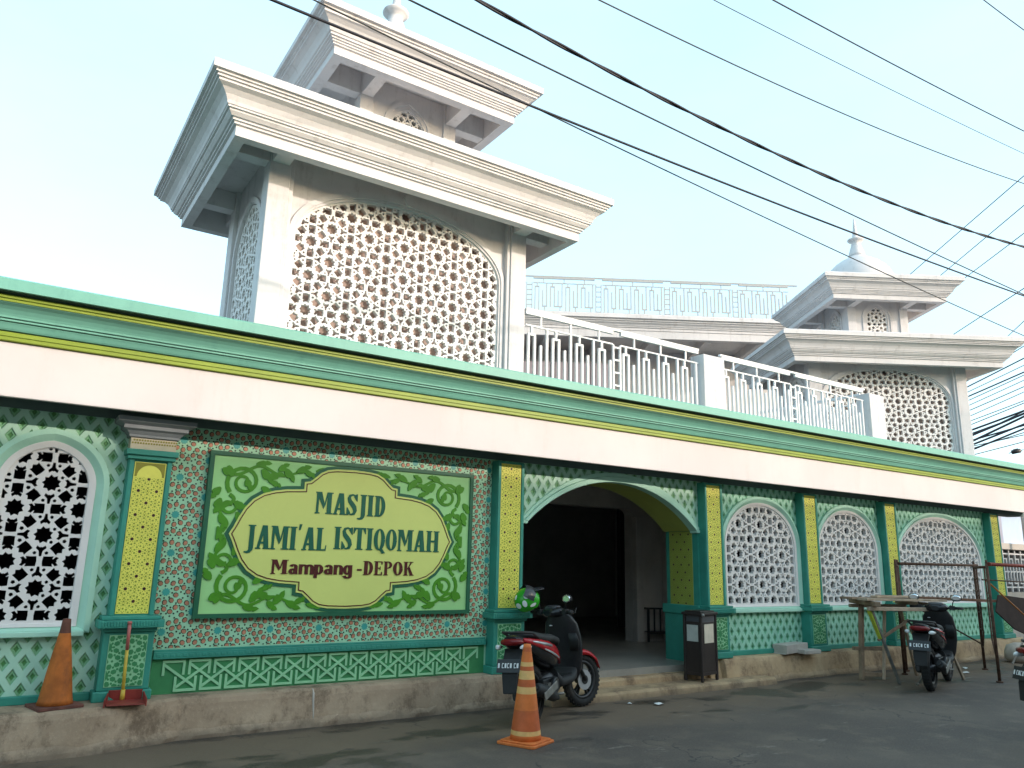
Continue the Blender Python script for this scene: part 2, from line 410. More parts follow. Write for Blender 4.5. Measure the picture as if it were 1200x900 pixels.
def hole_cell(h, v, k):
    """openings of one 2h x 2v cell: nine-point stars on a checkerboard, arrow and fly shapes round them, small gap fillers"""
    kx, kz = h/.22, v/.22; out = []
    for sx, sz, j in ((0,0,0),(h,v,1)):
        out.append(star(sx, sz, .068*k, 9, .74, .3))
        for q in range(4):
            a = q*math.pi/2; out.append(rotp(FLY, a, sx+math.cos(a)*.117*kx, sz+math.sin(a)*.117*kz, k))
            a += math.pi/4
            if j == 0: out.append(rotp(PENT, a, sx+h/2*math.copysign(1,math.cos(a)), sz+v/2*math.copysign(1,math.sin(a)), k*1.02))
    for sx, sz, hor in ((h,0,False),(0,v,True)):
        for sg in (1,-1):
            a = (0 if hor else math.pi/2) + (0 if sg > 0 else math.pi)
            out.append(rotp(PENT, a, sx+math.cos(a)*.058*kx, sz+math.sin(a)*.058*kz, k*1.0))
    pts = []
    for p in out:
        for i in range(len(p)):
            q = p[(i+1)%len(p)]
            for t in (0,.33,.66): pts.append((p[i][0]+(q[0]-p[i][0])*t, p[i][1]+(q[1]-p[i][1])*t))
    pw, ph = 2*h, 2*v
    def near(x, z, P):
        m = 9
        for qx, qz in P:
            dx = abs(x-qx)%pw; dz = abs(z-qz)%ph; dx = min(dx, pw-dx); dz = min(dz, ph-dz); d = dx*dx+dz*dz
            if d < m: m = d
        return math.sqrt(m)
    def inside(x, z):
        for p in out:
            for ox in (-pw,0,pw):
                for oz in (-ph,0,ph):
                    c = False
                    for i in range(len(p)):
                        (ax,az),(bx,bz) = p[i], p[i-1]
                        if (az+oz > z) != (bz+oz > z) and x < (bx-ax)*(z-az-oz)/(bz-az)+ax+ox: c = not c
                    if c: return True
        return False
    cand = []
    for i in range(44):
        for j in range(44):
            x, z = pw*i/44, ph*j/44; d = near(x, z, pts)
            if d > .0235*k and not inside(x, z): cand.append((d, x, z))
    extra = []
    for d, x, z in sorted(cand, reverse=True):
        if extra and near(x, z, [(e[0],e[1]) for e in extra]) < .044*k: continue
        extra.append((x, z)); out.append(ngon(x, z, min(d-.0125*k, .020*k), 5, x*40))
    return out
_cells = {}
def star_holes(x0, x1, z0, z1, cx, cz, h=.232, v=.212, k=1.0):
    if (h,v,k) not in _cells: _cells[(h,v,k)] = hole_cell(h, v, k)
    out = []
    for i in range(int((x0-cx)/(2*h))-2, int((x1-cx)/(2*h))+3):
        for j in range(int((z0-cz)/(2*v))-2, int((z1-cz)/(2*v))+3):
            for p in _cells[(h,v,k)]: out.append([(x+cx+2*h*i, z+cz+2*v*j) for x, z in p])
    return out
def ngon(x, z, r, n=6, a=0, el=1):
    return [(x+r*el*math.cos(2*math.pi*k/n)*math.cos(a)-r*math.sin(2*math.pi*k/n)*math.sin(a), z+r*el*math.cos(2*math.pi*k/n)*math.sin(a)+r*math.sin(2*math.pi*k/n)*math.cos(a)) for k in range(n)]
def plate(name, outline, holes, y0, y1, m, parent=None, xf=None):
    """flat plate in XZ with real openings, from y0 (front) to y1 (back)"""
    V, F = [], []
    for p in [outline]+holes:
        p = ccw(dedupe(p))
        if len(p) < 3 or area(p) < 1e-6: continue
        F.append(list(range(len(V), len(V)+len(p)))); V += [Vector(q) for q in p]
    ov, oe, of, _, _, src = delaunay_2d_cdt(V, [], F, 1, 1e-6, True)
    keep = [f for f, sr in zip(of, src) if 0 in sr and len(sr) == 1]
    n = len(ov); ed = {}
    for f in keep:
        for i in range(len(f)):
            e = (f[i], f[(i+1)%len(f)]); k = (min(e), max(e)); ed[k] = None if k in ed else e
    vv = [(p.x, y0, p.y) for p in ov] + [(p.x, y1, p.y) for p in ov]
    if xf is not None: vv = [tuple(xf @ Vector(p)) for p in vv]
    ff = [tuple(f) for f in keep] + [tuple(i+n for i in reversed(f)) for f in keep] + [(e[1], e[0], e[0]+n, e[1]+n) for e in ed.values() if e]
    me = bpy.data.meshes.new(name); me.from_pydata(vv, [], ff); me.materials.append(m)
    o = bpy.data.objects.new(name, me); COL.objects.link(o)
    if parent is not None: o.parent = parent
    return o
def screen(name, outline, y0, y1, m, parent, cx, cz, rim=.03, k=1.0, h=.232, v=.212, xf=None):
    xs = [p[0] for p in outline]; zs = [p[1] for p in outline]
    mx, mz = (min(xs)+max(xs))/2, (min(zs)+max(zs))/2
    hx, hz = (max(xs)-min(xs))/2, (max(zs)-min(zs))/2
    inner = [(mx+(x-mx)*(1-rim/hx), mz+(z-mz)*(1-rim/hz)) for x, z in outline]
    hs = []
    for p in star_holes(min(xs), max(xs), min(zs), max(zs), cx, cz, h, v, k):
        q = dedupe(clip(p, inner))
        if len(q) > 2 and area(q) > 2.2e-4: hs.append(q)
    return plate(name, outline, hs, y0, y1, m, parent, xf)

def girih_cell(pw, ph, ring, n, keep, gap):
    """points of one cell of the ten-fold rosette field: (kind, x, z, angle)"""
    stars = [(0,0),(pw/2,ph/2)]; pts = []
    for sx, sz in stars:
        pts.append(('star',sx,sz,0))
        for k in range(n):
            a = 2*math.pi*(k+.5)/n; pts.append(('kite',sx+ring*math.cos(a),sz+ring*math.sin(a),a))
    def d(ax,az,bx,bz):
        dx = abs(ax-bx)%pw; dz = abs(az-bz)%ph
        return math.hypot(min(dx,pw-dx), min(dz,ph-dz))
    cand = []; N = 46
    for i in range(N):
        for j in range(N):
            x, z = pw*i/N, ph*j/N
            dm = min(d(x,z,p[1],p[2]) - (keep-gap if p[0] == 'star' else 0) for p in pts); cand.append((dm,x,z))
    for g, kind in ((gap,'kite'),(gap*.62,'dot')):
        for dm, x, z in sorted(cand, reverse=True):
            if min(d(x,z,p[1],p[2]) - (keep-gap if p[0] == 'star' else 0) for p in pts) >= g: pts.append((kind,x,z,random.random()*6.3))
    return pts
def ngon(x, z, r, n=6, a=0, el=1):
    return [(x+r*el*math.cos(2*math.pi*k/n)*math.cos(a)-r*math.sin(2*math.pi*k/n)*math.sin(a), z+r*el*math.cos(2*math.pi*k/n)*math.sin(a)+r*math.sin(2*math.pi*k/n)*math.cos(a)) for k in range(n)]
def rosette_field(mb, x0, x1, z0, z1, yf, cell, pw, ph, ox, oz, size, ids, keepout=None):
    """inlays standing a millimetre or two proud of the plane y = yf; ids: rim, kite, star, dot"""
    rect = [(x0,z0),(x1,z0),(x1,z1),(x0,z1)]
    for i in range(int((x0-ox)/pw)-1, int((x1-ox)/pw)+2):
        for j in range(int((z0-oz)/ph)-1, int((z1-oz)/ph)+2):
            for kind, px_, pz_, a in cell:
                x, z = ox+i*pw+px_, oz+j*ph+pz_
                if x < x0-size*2 or x > x1+size*2 or z < z0-size*2 or z > z1+size*2: continue
                if keepout and keepout[0] < x < keepout[1] and keepout[2] < z < keepout[3]: continue
                def put(poly, dy, mi):
                    q = dedupe(clip(poly, rect))
                    if len(q) > 2 and area(q) > 1e-5: mb.poly(q, yf-dy, yf+.001, mi)
                if kind == 'star':
                    put(star(x, z, size*1.75, 10, .72), .0025, ids[2])
                elif kind == 'kite':
                    if ids[0] is not None: put(ngon(x-size*.12, z+size*.10, size*1.06, 7, a, 1.12), .0015, ids[0])
                    put(ngon(x, z, size*.82, 6, a, 1.18), .0025, ids[1])
                else: put(ngon(x, z, size*.42, 5, a), .0015, ids[3])

# ------------------------------------------------------------------ setting: street, steps
g = MB(); g.add([(-300,-300,0),(300,-300,0),(300,300,0),(-300,300,0)], [(0,1,2,3)])
tag(g.build('street', M['street']), kind='structure')

# ------------------------------------------------------------------ mosque: street wing
WY = 7.45                     # wall plane
PF = 7.33                     # pilaster front
mosque = thing('mosque_wing', 'long low green mosque wing with lattice windows, arched entrance and white fascia', 'mosque', (0,0,0))
# plinth, with a ragged foot
def plinth(name, pts_front, xend, top, m):
    b = MB(); n = len(pts_front); rings = []
    for (x, y) in pts_front:
        j = lambda s: random.uniform(-s, s)
        rings.append([(x, 7.62, -.03), (x, y-.05+j(.012), -.03), (x, y-.035+j(.012), .03+j(.008)), (x, y-.005+j(.006), .075+j(.012)), (x, y+.03+j(.004), top-.06), (x, y+.045+j(.004), top-.02+j(.006)), (x, y+.075+j(.006), top), (x, 7.62, top)])
    b.rings(rings, 0, False, True)
    return b.build(name, m, mosque)
fr = [(-3+.11*i, 6.98) for i in range(34)] + [(.75+.11*i, 6.98+.22*min(1,(i/7))**1.2) for i in range(8)] + [(1.64+.115*i, 7.2) for i in range(31)] + [(5.19, 7.2)]
plinth('plinth', fr, 0, .32, M['plinth'])
fr = [(7.99, 7.29),(8.2, 7.285),(8.23, 7.22)] + [(8.3+.115*i, 7.22+.03*math.sin(i*.7)) for i in range(73)]
plinth('plinth', fr, 0, .32, M['plinth_warm'])
st = MB()
def ragged_step(x0, x1, yf, yb, z1):
    n = 30; rr = []
    for i in range(n+1):
        x = x0+(x1-x0)*i/n; e = random.uniform(-.012,.012)
        rr.append([(x,yb,-.03),(x,yf+e-.02,-.03),(x,yf+e,z1-.025),(x,yf+e+.03,z1+random.uniform(-.006,.004)),(x,yb,z1)])
    st.rings(rr, 0, False, True)
ragged_step(5.2, 8.9, 6.98, 7.36, .085); st.build('entrance_step', M['plinth_warm'], mosque)
st = MB(); ragged_step(5.195, 7.99, 7.34, 7.60, .165); st.build('entrance_step', M['plinth_warm'], mosque)
jl = MB(); jl.tube([(2.66,7.193,.06),(2.662,7.205,.12),(2.66,7.222,.22),(2.663,7.235,.275),(2.66,7.262,.312)], [.006,.008,.010,.010,.007], 6); jl.build('mortar_joint', M['block'], mosque)
# walls ---------------------------------------------------------------
def wall(name, x0, x1, z0, z1, holes, m, y0=WY, y1=WY+.2):
    return plate(name, [(x0,z0),(x1,z0),(x1,z1),(x0,z1)], holes, y0, y1, m, mosque)
ZT = 2.64
WINS = [(.312,.36,.90,2.03,.35,.02), (9.31,.79,.955,1.80,.625,.0), (11.44,.79,.955,1.80,.63,.0), (14.22,1.40,.955,1.66,.80,.0)]   # centre, half width, sill, spring, rise, point
def win_out(wd, d): return arch(wd[0], wd[2]-d*.5, wd[3], wd[1]+d, wd[4]+d, 32, wd[5])
wall('wall', -3, .95, .32, ZT, [win_out(WINS[0], .05)], M['diamond_pale'])
wall('wall', 1.15, 4.8, .32, ZT, [], M['pale_green'])
wall('wall', 8.3, 10.25, .32, ZT, [win_out(WINS[1], .02)], M['diamond'])
wall('wall', 10.4, 12.4, .32, ZT, [win_out(WINS[2], .02)], M['diamond'])
wall('wall', 12.55, 15.95, .32, ZT, [win_out(WINS[3], .02)], M['diamond'])
# entrance arch wall
hw, rise = 1.42, .56; Rr = (hw*hw+rise*rise)/(2*rise)
def seg_arch(cx, zs, h, r_, n=30):
    rr_ = (h*h+r_*r_)/(2*r_); a0 = math.asin(h/rr_)
    return [(cx+rr_*math.sin(-a0+2*a0*i/n), zs+r_-rr_+rr_*math.cos(-a0+2*a0*i/n)) for i in range(n+1)]
DCX = 6.56
top = seg_arch(DCX, 2.0, 1.44, .565)
o = [(4.85,ZT)] + [(4.85,1.97),(DCX-1.44-.02,1.97)] + top + [(DCX+1.46,1.97),(8.35,1.97),(8.35,ZT)]
b = MB(); b.poly(o, WY, WY+.12); b.build('arch_wall', M['diamond_pale'], mosque)
bb = MB(); inn = seg_arch(DCX, 1.955, 1.40, .555); outr = seg_arch(DCX, 1.965, 1.475, .64)
def band(mb, A, B, y0, y1, mi=0):
    n = len(A)
    mb.rings([[(A[i][0],y0,A[i][1]),(B[i][0],y0,B[i][1]),(B[i][0],y1,B[i][1]),(A[i][0],y1,A[i][1])] for i in range(n)], mi)
band(bb, seg_arch(DCX,1.96,1.40,.555), seg_arch(DCX,1.975,1.445,.605), WY-.035, WY+.1)
band(bb, seg_arch(DCX,1.975,1.447,.607), seg_arch(DCX,1.985,1.485,.65), WY-.02, WY+.1)
for sx in (-1,1):
    bb.box(min(DCX+sx*1.40,DCX+sx*1.53), max(DCX+sx*1.40,DCX+sx*1.53), WY-.03, WY+.1, 1.935, 1.975)
bb.build('arch_moulding', M['aqua'], mosque, .006)
b = MB(); band(b, seg_arch(DCX,1.962,1.402,.557), seg_arch(DCX,1.99,1.5,.66), WY+.1, 8.05); b.build('arch_soffit', M['intrados'], mosque)
# jambs of the entrance
jb = MB()
for x0, x1 in ((4.86,5.10),(8.0,8.3)):
    jb = MB(); jb.box(x0, x1, WY, 8.05, .30, 1.972); jb.build('door_jamb', M['teal'], mosque)

# windows --------------------------------------------------------------
def ringed(mb, A, B, yA, yB, mi=0, back=.1):
    """frame between outline A (outer, at yA) and B (inner, at yB)"""
    n = len(A); rr = []
    for i in range(n): rr.append([(A[i][0],yA+back,A[i][1]),(A[i][0],yA,A[i][1]),(B[i][0],yB,B[i][1]),(B[i][0],yB+back,B[i][1])])
    rr.append(rr[0]); mb.rings(rr, mi, False, False)
for wi, wd in enumerate(WINS):
    big = wi > 0
    win = MB()
    d = .10 if not big else .085
    A = win_out(wd, d); B = win_out(wd, d*.55); C = win_out(wd, .0); D = win_out(wd, -.02)
    ringed(win, A, B, WY-.035, WY-.05, 0, .06); ringed(win, B, C, WY-.05, WY-.01, 0, .05)
    fo = win.build('window', M['aqua'], mosque)
    wf = MB(); ringed(wf, win_out(wd,-.001), win_out(wd,-.055 if not big else -.04), WY-.022, WY-.015, 0, .07)
    sill = MB(); sill.box(wd[0]-wd[1]-.06, wd[0]+wd[1]+.06, WY-.07, WY+.03, wd[2]-.075, wd[2]-.03)
    wf.build('border', M['white_screen'], fo); sill.build('sill', M['aqua'], fo, .008)
    k = 1.0
    screen('lattice', win_out(wd,-.03), WY+.0, WY+.055, M['white_screen'], fo, wd[0]+(.03 if not big else 0), wd[2]+.30, .028, 1.05)

# pilasters -------------------------------------------------------------
yel_cell = girih_cell(.145,.205,.044,10,.030,.0255)
base_cell = girih_cell(.30,.22,.072,8,.055,.048)
def pilaster(x0, x1, zt, first=False):
    p = MB()
    p.box(x0, x1, PF, WY+.02, .95, zt)                                  # shaft
    sh = p.build('pilaster', M['teal'], mosque, .008)
    pb = MB(); pb.box(x0-.02, x1+.02, PF-.035, WY+.02, .40, .865); pb.box(x0-.045, x1+.045, PF-.06, WY+.02, .318, .40)
    pb.build('base', M['teal'], sh, .01)
    c = MB()
    for dz0, dz1, e in ((.862,.89,.03),(.893,.955,.075),(.958,.985,.05)): c.box(x0-e, x1+e, PF-.035-e, WY+.02, dz0, dz1)
    for i in range(int((x1-x0+.1)/.022)):
        c.box(x0-.05+i*.022, x0-.037+i*.022, PF-.116, PF-.108, .905, .945)
    c.build('base_cap', M['teal'], sh, .006)
    # green grille panel on the base
    q = MB(); q.box(x0+.03, x1-.03, PF-.042, PF-.03, .43, .835, 0)
    rosette_field(q, x0+.035, x1-.035, .435, .83, PF-.042, base_cell, .30, .22, (x0+x1)/2-.0, .63, .0245, (None,1,1,1))
    q.build('base_panel', [M['mint'], M['leaf_green']], sh)
    # yellow panel: frame plus pierced field
    a0, a1, za, zb = x0+.048, x1-.048, 1.0, (2.27 if first else zt-.03)
    q = MB(); q.box(a0, a1, PF-.006, PF+.01, za, zb, 0)
    cx = (a0+a1)/2
    if first:
        q.poly([(a0+.008,zb-.006),(a0+.008,zb-.125)]+[(cx+(a1-a0)*.40*math.cos(math.pi*(1-i/14)), zb-.125+.10*math.sin(math.pi*(1-i/14))) for i in range(15)]+[(a1-.008,zb-.125),(a1-.008,zb-.006)], PF-.008, PF, 3)
        hz = zb-.135
    else: hz = zb-.02
    rosette_field(q, a0+.008, a1-.008, za+.008, hz, PF-.006, yel_cell, .145, .205, cx, 1.10, .0088, (None,1,2,1))
    q.build('shaft_panel', [M['yellow'], M['olive'], M['dot_dark'], M['olive_flat']], sh)
    # mouldings framing the panel
    fr_ = MB()
    for xa, xb in ((x0+.004,x0+.042),(x1-.042,x1-.004)): fr_.box(xa, xb, PF-.016, PF+.01, .985, zt-.01)
    fr_.build('shaft_moulding', M['teal'], sh, .006)
    return sh
PIL = [(.885,1.235),(4.665,5.03),(8.02,8.375),(10.16,10.515),(12.32,12.685),(15.88,16.24)]
for i, (a, c) in enumerate(PIL):
    s_ = pilaster(a, c, 2.62 if i else 2.33, i == 0)
    if i == 0:
        q = MB(); q.box(a-.035, c+.035, PF-.06, WY+.02, 2.325, 2.375); q.box(a-.018, c+.018, PF-.04, WY+.02, 2.29, 2.325); q.build('neck', M['teal'], s_, .006)
        q = MB(); q.box(a-.01, c+.01, PF-.03, WY+.02, 2.377, 2.475)
        q.build('capital_band', M['capital_cream'], s_)
        q = MB()
        for r_ in range(2):
            for k in range(17): q.poly(ngon(a+.005+k*.0215+r_*.011, 2.43+r_*.025, .0085, 6), PF-.033, PF-.025, 0)
        q.build('capital_inlay', M['olive_flat'], s_)
        q = MB(); pr = [(0,2.477),(.02,2.48),(.02,2.50),(.045,2.53),(.075,2.545),(.075,2.575),(.13,2.60),(.13,2.638)]
        q.rings([[(a-.01-e,PF-.03-e,z),(c+.01+e,PF-.03-e,z),(c+.01+e,WY+.02,z),(a-.01-e,WY+.02,z)] for e, z in pr])
        q.build('capital', M['capital_grey'], s_)
# yellow panel inside the right jamb
q = MB(); jc = girih_cell(.145,.205,.042,10,.030,.0255)
q.box(7.55, 7.98, -.006, .01, .98, 1.96, 0)
rosette_field(q, 7.56, 7.97, .99, 1.95, -.006, jc, .145, .205, 7.76, 1.1, .0088, (None,1,2,1))
jm = Matrix.Translation((8.0,0,0)) @ Matrix(((0,1,0,0),(1,0,0,0),(0,0,1,0),(0,0,0,1)))
q.build('jamb_panel', [M['intrados'], M['olive'], M['dot_dark']], mosque, 0, 2, jm)
q = MB(); q.box(7.95, 8.31, 7.42, 8.1, .86, .98); q.box(7.975, 8.3, 7.435, 8.08, .235, .86); q.build('jamb_base', M['teal'], mosque, .01)
# teal skirting and ledge
for x0, x1 in ((-3,.84),(8.42,10.11),(10.56,12.27),(12.73,15.83)):
    q = MB(); q.box(x0, x1, WY-.035, WY+.02, .318, .385); q.build('skirting', M['teal'], mosque, .008)
q = MB()
q.box(1.285, 4.62, WY-.05, WY+.02, .615, .672); q.box(1.285, 4.62, WY-.03, WY+.02, .672, .69)
for k in range(62): q.box(1.31+k*.0533, 1.345+k*.0533, WY-.054, WY-.048, .63, .655)
q.build('ledge', M['teal'], mosque, .008)

# rosette tiled bay round the sign
cell = girih_cell(.47,.335,.089,10,.066,.054)
q = MB(); q.box(1.24, 4.66, WY-.008, WY+.01, .685, 2.636, 0)
rosette_field(q, 1.245, 4.655, .70, 2.63, WY-.008, cell, .47, .335, 1.33, .835, .0215, (1,2,3,1), (1.62,4.34,.99,2.38))
q.build('tile_panel', [M['pale_green'], M['ink'], M['terracotta'], M['star_teal']], mosque)
# interlaced band under it
q = MB(); q.box(1.285, 4.62, WY-.006, WY+.01, .325, .613, 0)
def strip(mb, pts, wdt, y0, y1, mi, dz=0):
    for i in range(len(pts)-1):
        a, c = Vector((*pts[i],)), Vector((*pts[i+1],)); d = (c-a).normalized(); n_ = Vector((-d.y,d.x))*wdt/2; e = d*wdt*.45
        pp = [a-e+n_, c+e+n_, c+e-n_, a-e-n_]
        mb.poly([(p.x,p.y) for p in pp], y0-dz*i*.25, y1, mi)
P_ = .213; x = 1.17; zt_, zb_ = .588, .350
j = 0
while x < 4.62:
    a = x
    up = [(a,.485),(a,zt_),(a+.165,zt_),(a+.165,.485)]; lo = [(a+.105,.453),(a+.105,zb_),(a+.270,zb_),(a+.270,.453)]
    d1 = [(a+.012,zt_-.03),(a+.258,zb_+.03)]; d2 = [(a+.153,zt_-.03),(a-.093,zb_+.03)]
    for t, k in ((up,0),(lo,1),(d1,2),(d2,3)):
        if all(1.30 < p[0] < 4.60 for p in t): strip(q, t, .021, WY-.017-k*.0018, WY, 1, .0010)
    x += P_; j += 1
q.build('interlace_band', [M['leaf_green'], M['mint']], mosque)

# fascia and green cornice ----------------------------------------------
X0, X1 = -3.2, 17.6
def run(name, prof, m, mis=None, mats=None, bevel=0):
    b = MB(); b.rings([[(X0,y,z) for y, z in prof], [(X1,y,z) for y, z in prof]], 0, False, True)
    return b.build(name, m, mosque, bevel)
run('fascia', [(7.0,2.655),(7.0,3.085),(7.5,3.085),(7.5,2.72),(7.045,2.72),(7.045,2.655)], M['fascia'], bevel=.006)
def cornice_band(name, prof, m): run(name, prof + [(7.45,prof[-1][1]),(7.45,prof[0][1])], m)
cornice_band('lime_moulding', [(6.975,3.087),(6.968,3.092),(6.968,3.118),(6.958,3.122),(6.958,3.148),(6.965,3.152),(6.965,3.156)], M['lime'])
cornice_band('groove', [(6.975,3.157),(6.975,3.165)], M['groove'])
cornice_band('jade_moulding', [(6.955,3.166),(6.945,3.178),(6.93,3.205),(6.918,3.222)], M['jade'])
cornice_band('groove', [(6.93,3.223),(6.93,3.229)], M['groove'])
cornice_band('jade_moulding', [(6.908,3.230),(6.906,3.244)], M['jade'])
cornice_band('groove', [(6.92,3.245),(6.92,3.251)], M['groove'])
cornice_band('jade_moulding', [(6.897,3.252),(6.894,3.268),(6.885,3.285),(6.865,3.312),(6.84,3.333),(6.805,3.350),(6.805,3.354)], M['jade'])
cornice_band('lime_moulding', [(6.795,3.355),(6.795,3.374),(6.78,3.378),(6.78,3.397),(6.775,3.40)], M['lime'])
cornice_band('groove', [(6.79,3.401),(6.765,3.405),(6.765,3.412),(6.735,3.414),(6.735,3.418)], M['groove'])
cornice_band('jade_moulding', [(6.70,3.419),(6.70,3.505),(6.72,3.52)], M['jade'])
run('soffit', [(7.046,2.735),(7.046,2.765),(7.75,2.765),(7.75,2.64),(7.44,2.64),(7.44,2.735)], M['soffit'])
b = MB(); b.box(X0, X1-.6, 7.451, 12.5, 3.086, 3.40); b.build('roof', M['roof_grey'], mosque)
b = MB(); b.box(X0, 17.0, 7.66, 12.4, 2.78, 2.84); b.build('ceiling', M['room_wall'], mosque)
# inside: dark rooms, vestibule
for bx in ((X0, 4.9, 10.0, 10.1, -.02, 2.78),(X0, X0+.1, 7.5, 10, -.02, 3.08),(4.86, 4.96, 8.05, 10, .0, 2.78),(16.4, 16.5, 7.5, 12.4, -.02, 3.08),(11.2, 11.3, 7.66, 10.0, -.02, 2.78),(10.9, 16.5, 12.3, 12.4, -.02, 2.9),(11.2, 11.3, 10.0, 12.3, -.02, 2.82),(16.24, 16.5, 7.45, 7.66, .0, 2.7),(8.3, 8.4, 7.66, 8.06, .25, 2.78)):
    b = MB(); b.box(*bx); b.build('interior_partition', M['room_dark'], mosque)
b = MB(); b.box(4.0, 13.2, 15.0, 15.1, 0, 2.9); b.box(4.0, 4.1, 10.1, 15, 0, 2.9); b.box(13.1, 13.2, 12.4, 15, 0, 2.9); b.box(4.0, 13.2, 12.4, 15.1, 2.85, 2.9); b.build('hall_wall', M['hall_wall'], mosque)
b = MB(); b.box(4.96, 13.1, 7.5, 15, .10, .245); b.box(X0, 4.96, 7.66, 12, .0, .1); b.box(11.2, 16.4, 7.66, 12.3, 0, .1)
b.build('floor', M['floor_tile'], mosque)
# back wall of the vestibule with the big round-cornered opening
op = [(6.4,.24),(6.4,2.43)] + [(9.0+.14*math.sin(t*math.pi/16), 2.29+.14*math.cos(t*math.pi/16)) for t in range(9)] + [(9.14,.24)]
b = MB()
b.poly([(4.96,.24),(6.4,.24),(6.4,2.43),(9.0,2.43)] + op[3:-1] + [(9.14,.24),(9.95,.24),(9.95,2.78),(4.96,2.78)], 10.0, 10.2)
b.build('inner_wall', M['room_wall'], mosque)
b = MB(); b.box(9.82, 10.0, 9.86, 10.0, .24, 2.78); b.box(9.14, 9.3, 9.9, 10.0, .24, 2.3); b.build('inner_pier', M['room_wall'], mosque, .01)
b = MB(); b.box(10.0, 11.2, 9.95, 10.2, .24, 1.12); b.box(10.0, 11.2, 9.97, 10.2, 2.3, 2.78); b.build('inner_dado', M['ochre'], mosque)
screen('inner_lattice', [(10.0,1.12),(11.2,1.12),(11.2,2.3),(10.0,2.3)], 9.98, 10.03, M['room_wall'], mosque, 10.4, 1.6)
b = MB(); b.box(7.2, 7.55, 14.6, 14.8, .25, 1.9); b.box(6.6,6.65,14.7,14.9,.25,2.4); b.box(8.9,8.95,14.7,14.9,.25,2.4); b.build('hall_column', M['room_wall'], mosque)

# ------------------------------------------------------------------ the sign
SY = WY-.012
sx0, sx1, sz0, sz1 = 1.575, 4.375, .955, 2.43
scx, scz = 2.965, 1.69
sign = thing('mosque_sign', 'green mosque name sign with yellow cartouche and leafy scroll corners', 'sign', (scx, SY, scz))
sgm = Matrix.Translation((-scx,-SY,-scz))
def sbuild(mb, name, m, parent=None): return mb.build(name, m, parent or sign, 0, 2, sgm)
b = MB(); b.box(sx0, sx1, SY-.035, SY+.004, sz0, sz1); sbuild(b, 'board', M['sign_ground'])
b = MB(); t_ = .028
b.box(sx0-.012, sx1+.012, SY-.052, SY+.003, sz1-t_, sz1+.01); b.box(sx0-.012, sx1+.012, SY-.052, SY+.003, sz0-.01, sz0+t_)
b.box(sx0-.012, sx0+t_, SY-.0525, SY+.003, sz0+t_, sz1-t_); b.box(sx1-t_, sx1+.012, SY-.0525, SY+.003, sz0+t_, sz1-t_)
sbuild(b, 'border', M['sign_dark'])
Q = [(1.206,0),(1.165,.075),(1.125,.165),(1.075,.26),(1.0,.35),(.90,.415),(.79,.45),(.67,.47),(.53,.48),(.53,.55),(.455,.562),(.41,.60),(.355,.65),(.28,.688),(.18,.704),(0,.71)]
def cart(off):
    pts = Q + [(-x,z) for x, z in Q[-2::-1]] + [(-x,-z) for x, z in Q[1:]] + [(x,-z) for x, z in Q[-2:0:-1]]
    n = len(pts); out = []
    for i in range(n):
        a, c, d = Vector(pts[i-1]), Vector(pts[i]), Vector(pts[(i+1)%n])
        n1 = Vector((-(c-a).y,(c-a).x)).normalized(); n2 = Vector((-(d-c).y,(d-c).x)).normalized()
        k = (n1+n2); k = k/max(k.length_squared/2, .35)
        out.append((scx+c.x+k.x*off, scz+c.y+k.y*off))
    return out
def ring2(mb, A, B, y0, y1, mi=0):
    n = len(A); rr = [[(A[i][0],y0,A[i][1]),(B[i][0],y0,B[i][1]),(B[i][0],y1,B[i][1]),(A[i][0],y1,A[i][1])] for i in range(n)]
    rr.append(rr[0]); mb.rings(rr, mi, False, False)
b = MB(); b.poly(cart(0), SY-.044, SY-.034); sbuild(b, 'cartouche_outline', M['sign_dark'])
b = MB(); b.poly(cart(.032), SY-.050, SY-.043); pl = sbuild(b, 'cartouche', M['sign_yellow'])
b = MB(); ring2(b, cart(.050), cart(.060), SY-.0535, SY-.049); sbuild(b, 'cartouche_line', M['letter_maroon'])
# ---- leaf scrolls in the four corners
def ribbon(pts, ws):
    n = len(pts); L_, R_ = [], []
    for i in range(n):
        a, c = Vector(pts[max(i-1,0)]), Vector(pts[min(i+1,n-1)]); d = (c-a).normalized(); nn = Vector((-d.y,d.x))*ws[i]/2
        p = Vector(pts[i]); L_.append(p+nn); R_.append(p-nn)
    return L_, R_
def draw_ribbon(mb, pts, ws, y0, y1, tf, mi=0, stepy=0):
    L_, R_ = ribbon(pts, [w*1.35 for w in ws])
    for i in range(len(pts)-1):
        mb.poly([tf(*L_[i]), tf(*L_[i+1]), tf(*R_[i+1]), tf(*R_[i])], y0-stepy*(i%2)-.00009*(i%7), y1, mi)
def leaf(mb, x, z, a, l, wd, y0, y1, tf, mi=0):
    leaf.n += 1; y0 -= .00022*(leaf.n % 23); l *= 1.28; wd *= .98
    shp = [(0,-.12),(.18,-.38),(.42,-.5),(.60,-.36),(.66,-.50),(.84,-.34),(1,0),(.80,.20),(.62,.16),(.56,.42),(.34,.46),(.14,.30),(0,.12)]
    ca, sa = math.cos(a), math.sin(a)
    mb.poly([tf(x+(u*l)*ca-(v*wd)*sa, z+(u*l)*sa+(v*wd)*ca) for u, v in shp], y0, y1, mi)
leaf.n = 0
scr = MB(); YF, YB = SY-.042, SY-.033
